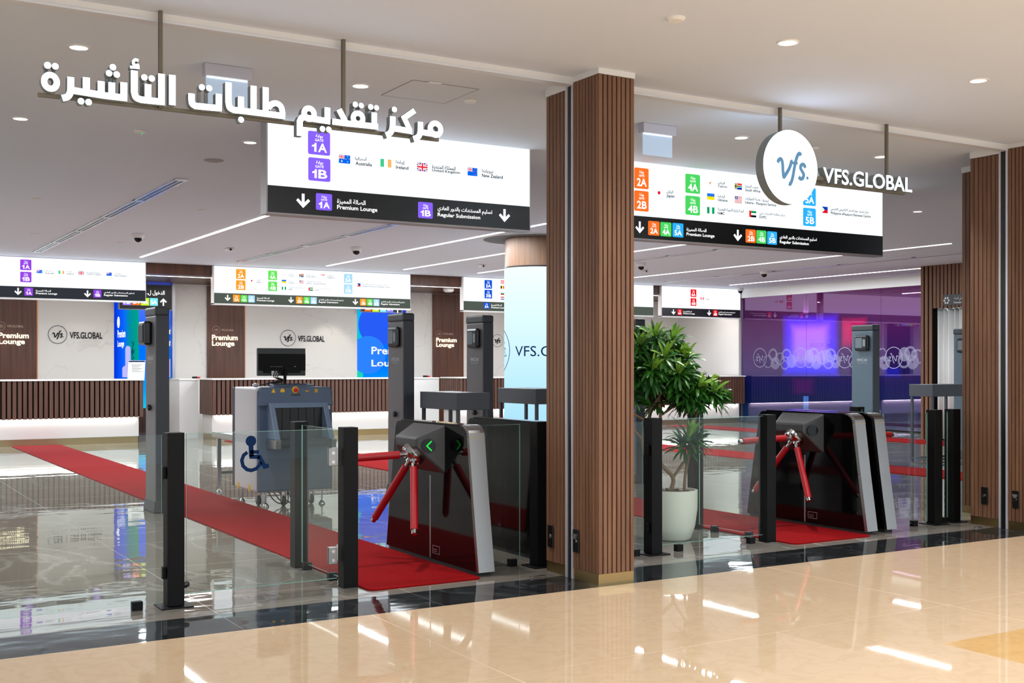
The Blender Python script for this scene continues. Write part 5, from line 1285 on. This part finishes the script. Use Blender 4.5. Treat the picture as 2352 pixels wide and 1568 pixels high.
MB().lathe([(.016, -.014), (.016, -.022), (.023, -.024), (.021, -.036), (.001, -.040)], (v.x, yy, v.z), 24, axis='y').build('stop_button', M_red, eb)
v = onf(680, 907); MB().box(v.x - .05, v.x + .05, fy(v.z) - .003, fy(v.z), v.z - .006, v.z + .006).build('key_slot', M_plastic, t)
v = onf(757, 933); MB().box(v.x - .012, v.x + .012, SY0 - .004, SY0 + .01, v.z - .03, v.z + .025).build('white_tag', M_paper, t)
m = MB()
for k in range(7):
    z = .70 - k * .012; m.box(SX0 - .001, SX0 + .002, SY0 + .03, SY1 - .045, z, z + .003)
m.build('side_stripes', pbr('stripe_grey', (130, 130, 140), .5), t)
for yy in (SY0 + .22, SY1 - .16): MB().box(SX0 - .006, SX0 + .004, yy - .022, yy + .022, .15, .215).build('lock_tab', M_yellow, t)
for x, y in ((SX0 + .08, SY1 - .05), (SX1 - .09, SY0 + .06), (SX0 + .12, SY0 + .08), (SX1 - .1, SY1 - .06)):
    MB().tube((x, y, .035), (x, y, .152), .008).lathe([(.034, 0), (.032, .012), (.014, .035), (.001, .04)], (x, y, 0), 18).build('levelling_foot', M_chrome, t)
for x, y in ((SX0 + .1, SY0 + .24), (SX0 + .30, SY0 + .07), (SX1 - .19, SY0 + .10), (SX1 - .2, SY1 - .15)):
    w_ = MB().lathe([(.001, -.016), (.046, -.015), (.05, -.008), (.05, .008), (.046, .015), (.001, .016)], (x, y, .05), 22, axis='x').build('caster', M_rubber, t)
    MB().box(x - .026, x - .019, y - .02, y + .02, .04, .152).box(x + .019, x + .026, y - .02, y + .02, .04, .152).build('fork', M_alu, w_)
m = MB()
for k in range(3): m.pipe(smooth_path([(SX0 + .15 + k * .05, SY0 + .1, .15), (SX0 + .2 + k * .06, SY0 + .06, .06), (SX0 + .28 + k * .05, SY0 + .04, .03), (SX0 + .36, SY0 + .1, .14)], 5), .006, 6)
m.build('floor_cables', M_rubber, t)
# roller table behind the scanner
t = thing('roller_table', (3.99, 12.3, 0), 'small steel roller table behind the baggage scanner', 'table')
MB().box(3.84, 3.87, 11.86, 12.85, .60, .665).box(4.40, 4.43, 11.86, 12.85, .60, .665).build('side_rail', M_steel, t, .004)
m = MB()
for k in range(9): m.tube((3.87, 11.9 + k * .11, .63), (4.40, 11.9 + k * .11, .63), .022)
m.build('rollers', M_alu, t)
for x in (3.88, 4.39): 
    o = MB().box(x - .02, x + .02, 12.70, 12.74, .06, .60).build('leg', M_alu, t); MB().tube((x, 12.72, .03), (x, 12.72, .07), .007).lathe([(.03, 0), (.028, .012), (.01, .035)], (x, 12.72, 0), 14).build('levelling_foot', M_chrome, o)
MB().box(3.9, 4.37, 12.71, 12.73, .2, .23).build('stretcher', M_steel, t)
# monitor on the scanner
q0, q1 = on_y(592, 799, 11.45), on_y(702, 799, 11.45); zb_ = on_y(592, 863, 11.45).z; zt_ = q0.z
cx = (q0.x + q1.x) / 2; cxs = on_y(653, 880, 11.45).x
t = thing('monitor', (cxs, 11.5, 1.19), 'black computer monitor seen from behind on top of the scanner', 'monitor')
MB().box(q0.x, q1.x, 11.45, 11.49, zb_, zt_).build('back_cover', M_plastic, t, .006)
MB().box(q0.x + .003, q1.x - .003, 11.44, 11.452, zb_ + .19 * (zt_ - zb_) / .26 * .26, zb_ + .225).build('back_bulge', M_black, t, .004)
MB().box(q0.x + .06, q1.x - .06, 11.436, 11.452, zb_ + .03, zb_ + .085).build('vesa_mount', M_black, t, .004)
m = MB()
for k in range(6): v = q0.x + .13 + k * .022; m.box(v, v + .012, 11.434, 11.437, zb_ + .09, zb_ + .098)
m.box(q1.x - .13, q1.x - .11, 11.438, 11.441, zb_ + .09, zb_ + .1); m.build('ports', pbr('port_grey', (110, 116, 120), .4), t)
MB().box(q0.x + .14, q0.x + .21, 11.434, 11.438, zb_ + .005, zb_ + .05).build('rating_label', M_paper, t)
MB().tube((cxs, 11.43, 1.195), (cxs, 11.43, zb_ + .07), .016).box(cxs - .03, cxs + .03, 11.43, 11.452, zb_ + .01, zb_ + .09).build('stand', M_black, t)
MB().box(cxs - .13, cxs + .13, 11.36, 11.55, 1.188, 1.198).build('stand_base', M_black, t, .004)
m = MB(); 
for k in range(3): m.pipe(smooth_path([(cxs - .03 - k * .03, 11.43, zb_ + .08), (cxs - .09 - k * .02, 11.40, zb_ - .01), (cxs - .04, 11.38, 1.26 - k * .01), (cxs - .2 - k * .03, 11.36, 1.225 - k * .008), (cxs - .28, 11.4, 1.2)], 6), .005, 6)
m.build('cables', M_rubber, t)
t = thing('operator_keypad', (cxs + .02, 11.28, 1.19), 'dark operator keypad lying below the monitor on the scanner', 'keypad')
MB().hexa([(cxs - .2, 11.2, 1.188), (cxs + .23, 11.2, 1.188), (cxs + .23, 11.34, 1.188), (cxs - .2, 11.34, 1.188), (cxs - .2, 11.2, 1.205), (cxs + .23, 11.2, 1.205), (cxs + .23, 11.34, 1.222), (cxs - .2, 11.34, 1.222)]).build('case', M_scanb, t, .005)
m = MB()
for k in range(7):
    for j in range(2): m.box(cxs - .17 + k * .05, cxs - .14 + k * .05, 11.23 + j * .05, 11.26 + j * .05, 1.205, 1.217 + .005 * j)
m.build('keys', M_plastic, t)
q = on_y(587, 881, 11.4)
t = thing('trackball_mouse', (max(q.x, SX0 + .03), 11.4, 1.187), 'small grey trackball at the left corner on the scanner', 'mouse')
MB().ball((max(q.x, SX0 + .05), 11.4, 1.205), .035, rz=.02).build('shell', M_alu, t)

# key switches on the pillars
def switch(x, y, z, label, axis, lever=False):
    t = thing('key_switch', (x, y, z), label, 'switch', 'black key switches on the pillars')
    if axis == 'x':
        MB().box(x - .01, x, y - .032, y + .032, z - .075, z + .075).build('plate', M_plastic, t, .003)
        MB().lathe([(.001, -.012), (.014, -.012), (.016, -.004)], (x - .006, y, z - .0), 16, axis='x').build('lock', M_chrome, t)
        if lever: MB().hexa([(x - .02, y - .012, z + .015), (x - .01, y - .012, z + .015), (x - .01, y + .012, z + .015), (x - .02, y + .012, z + .015), (x - .024, y - .024, z + .045), (x - .01, y - .024, z + .045), (x - .01, y + .024, z + .045), (x - .024, y + .024, z + .045)]).build('lever', M_alu, t)
switch(4.305, on_x(1266, 1231, 4.305).y, on_x(1266, 1231, 4.305).z, 'black key switch plate on the rear part of the centre pillar', 'x')
switch(4.292, on_x(1325, 1242, 4.293).y, on_x(1325, 1242, 4.293).z, 'black key switch plate with lever on the front of the centre pillar', 'x', True)
switch(8.812, on_x(2262, 1138, 8.81).y, on_x(2262, 1138, 8.81).z, 'black key switch plate on the rear part of the right pillar', 'x')
switch(8.799, on_x(2334, 1147, 8.80).y, on_x(2334, 1147, 8.80).z, 'black key switch plate with lever on the front of the right pillar', 'x', True)
# silver floor bolts beside the pillars
for px, py, lab in ((1236, 1326, 'flat silver floor bolt beside the base of the centre pillar'), (2250, 1212, 'flat silver floor bolt beside the base of the right pillar')):
    q = on_z(px, py)
    t = thing('floor_bolt', (q.x, q.y, 0), lab, 'floor bolt', 'silver floor bolts')
    MB().box(q.x - .06, q.x + .06, q.y - .012, q.y + .012, .0, .012).build('body', M_chrome, t, .005); MB().tube((q.x + .06, q.y, .007), (q.x + .12, q.y, .007), .003).build('rod', M_chrome, t)

# potted plant
PX, PYY = 5.947, 7.335
t = thing('potted_dracaena', (PX, PYY, 0), 'leafy green dracaena in a ribbed white pot beside the centre pillar', 'plant')
MB().lathe([(.001, .0), (.12, .0), (.145, .02), (.178, .12), (.196, .25), (.198, .405), (.185, .405), (.182, .36)], (PX, PYY, 0), 96, 0, 'z', 1, .03).build('pot', M_pot, t, sharp=1.2)
m = MB().lathe([(.184, .37), (.1, .385), (.001, .39)], (PX, PYY, 0), 28)
for k in range(40):
    a = random.uniform(0, 6.28); r = .16 * math.sqrt(random.random()); m.ball((PX + r * math.cos(a), PYY + r * math.sin(a), .388), random.uniform(.008, .02), n=6, rz=.012)
m.build('soil', M_soil, t)
LA, DE = Vector((sn, -cs, 0)), Vector((cs, sn, 0))
def pp(l, z, d=0.0): return Vector((PX, PYY, 0)) + LA * l + DE * d + Vector((0, 0, z))
for pts, r0, r1_ in (([pp(-.02, .38), pp(-.0, .5), pp(-.1, .62), pp(-.12, .8), pp(-.10, 1.0), pp(-.13, 1.2)], .018, .011), ([pp(.0, .5), pp(.07, .6), pp(.13, .7), pp(.13, .8)], .013, .009), ([pp(-.12, .38, .03), pp(-.17, .55, .04), pp(-.24, .8, .03), pp(-.18, 1.05), pp(-.26, 1.25)], .02, .012),
                     ([pp(.1, .38, .06), pp(.12, .55, .1), pp(.18, .8, .12), pp(.2, 1.0, .08), pp(.24, 1.12, .05)], .014, .009), ([pp(-.18, 1.05), pp(-.12, 1.15, -.05), pp(-.02, 1.3, -.06)], .011, .007), ([pp(-.24, .8, .03), pp(-.36, .95), pp(-.42, 1.15)], .012, .008), ([pp(-.1, 1.0), pp(.02, 1.08), pp(.12, 1.15)], .01, .007), ([pp(-.2, .95, .03), pp(-.3, 1.0, -.08), pp(-.38, 1.05, -.1)], .011, .007)):
    q = [tuple(v) for v in pts]; sp_ = smooth_path(q, 5); n = len(sp_)
    MB().pipe(sp_, [r0 + (r1_ - r0) * i / (n - 1) for i in range(n)], 8).build('stem', M_bark, t)
def leaf_mat(k, a, b):
    m, n, l = nmat('leaf_green_%d' % k); bs = n['Principled BSDF']
    co = n.new('ShaderNodeTexCoord'); ns = n.new('ShaderNodeTexNoise'); ns.inputs['Scale'].default_value = 14; r = ramp(n, [(.3, lin(a)), (.7, lin(b))])
    l.new(co.outputs['Object'], ns.inputs[0]); l.new(ns.outputs[0], r.inputs[0]); l.new(r.outputs[0], bs.inputs['Base Color'])
    bs.inputs['Roughness'].default_value = .32; bs.inputs['Subsurface Weight'].default_value = 0
    return m
LF = [leaf_mat(0, (24, 66, 26), (44, 98, 36)), leaf_mat(1, (34, 84, 30), (62, 122, 40)), leaf_mat(2, (110, 158, 52), (150, 190, 76))]
def rosette(c, up, nl, ln, mi):
    m = MB(); up = up.normalized(); a = up.orthogonal().normalized(); b = up.cross(a)
    for k in range(nl):
        th = k * 2.399 + random.uniform(-.2, .2); f = k / nl
        el = math.radians(80 - 100 * f + random.uniform(-8, 8)); L = ln * (.55 + .6 * math.sin(PI * (.15 + .7 * f))) * random.uniform(.85, 1.15)
        out = a * math.cos(th) + b * math.sin(th); d = (out * math.cos(el) + up * math.sin(el)).normalized()
        side = d.cross(up if abs(d.dot(up)) < .98 else a).normalized(); p_ = Vector(c) + d * .01; w0 = random.uniform(.010, .0145)
        ring_ = []; ns_ = 6
        for i in range(ns_):
            s_ = i / (ns_ - 1); w = w0 * (.45 + 2.2 * s_ * (1 - s_)) * (1 if s_ < 1 else 0) + .0006
            nn = side.cross(d).normalized()
            ring_ += [p_ - side * w, p_ - nn * w * .25, p_ + side * w]
            d = (d + Vector((0, 0, -1)) * (.09 + .16 * s_)).normalized(); p_ = p_ + d * L / (ns_ - 1)
            side = (side - d * side.dot(d)).normalized()
        fs = []
        for i in range(ns_ - 1):
            j = i * 3; fs += [(j, j + 1, j + 4, j + 3), (j + 1, j + 2, j + 5, j + 4)]
        mid = mi if f > .25 else min(2, mi + 1)
        m.add(ring_, fs, mid, True)
    m.build('leaf_cluster', LF, t, sharp=3)
random.seed(11)
def clump(cl, cz, cd, rl, rz_, rd, n, ln, nl=26):
    for k in range(n):
        u = random.uniform(-.55, 1); th = random.uniform(0, 2 * PI); s_ = math.sqrt(max(0, 1 - u * u)); rr = random.uniform(.55, 1.0)
        v = Vector((s_ * math.cos(th) * rl, u * rz_, s_ * math.sin(th) * rd)) * rr
        c = pp(cl + v.x, cz + v.y, cd + v.z); up = LA * v.x * 2.2 + DE * v.z * 2.2 + Vector((0, 0, .25 + max(0, v.y) * 1.5))
        rosette(c, up, nl, ln, 1 if (v.z < 0 and u > .1) else 0)
clump(-.20, 1.36, .02, .31, .28, .26, 40, .145)
clump(-.02, 1.20, .0, .22, .13, .2, 10, .13)
clump(.19, 1.12, -.02, .18, .14, .16, 22, .13)
clump(-.36, 1.16, 0, .15, .12, .15, 8, .13)
rosette(pp(.12, .80, -.03), Vector((.1, -.2, 1)), 36, .21, 1); rosette(pp(.09, .74, -.03), Vector((-.3, -.3, .8)), 26, .17, 0); rosette(pp(.17, .77, 0), Vector((.6, -.3, .7)), 26, .17, 0)
clump(-.04, 1.10, .05, .2, .08, .2, 5, .14)
for l_, z_, d_ in ((-.02, 1.60, -.05), (-.16, 1.62, -.1), (.08, 1.45, -.12), (-.28, 1.56, -.12), (-.1, 1.46, -.24), (-.2, 1.36, -.26), (.02, 1.33, -.2), (.3, 1.17, -.12), (.18, 1.22, -.14)):
    rosette(pp(l_, z_, d_), Vector((random.uniform(-.3, .3), -.5, 1)), 26, .15, 1)

# ================================================================== MALL LAMPS behind the viewpoint
k = 0
MALL = ('lit downlight of the mall walkway behind the viewpoint',)
for x in (-3, 0.2, 3.2, 6.4, 9.6, 12.8):
    for y in (2.0, -1.2):
        downlight((x, y, ZC), 'lit round downlight in the mall ceiling behind the viewpoint', .062, 135, (.92, .95, 1), 2.3)
for x in (0.5, 5.0, 9.5):
    t = thing('ceiling_light_strip', (x, 1.6, ZC), 'light strip in the mall ceiling behind the viewpoint', 'ceiling light', 'mall ceiling light strips')
    MB().box(x - .04, x + .04, -1.2, 2.8, ZC - .006, ZC).build('diffuser', STRIP, t); area_light('strip_lamp', (x, .8, ZC - .012), .08, 4.0, 130, (.92, .96, 1), parent=t)

bpy.data.objects.remove(_to); bpy.data.curves.remove(_curve)
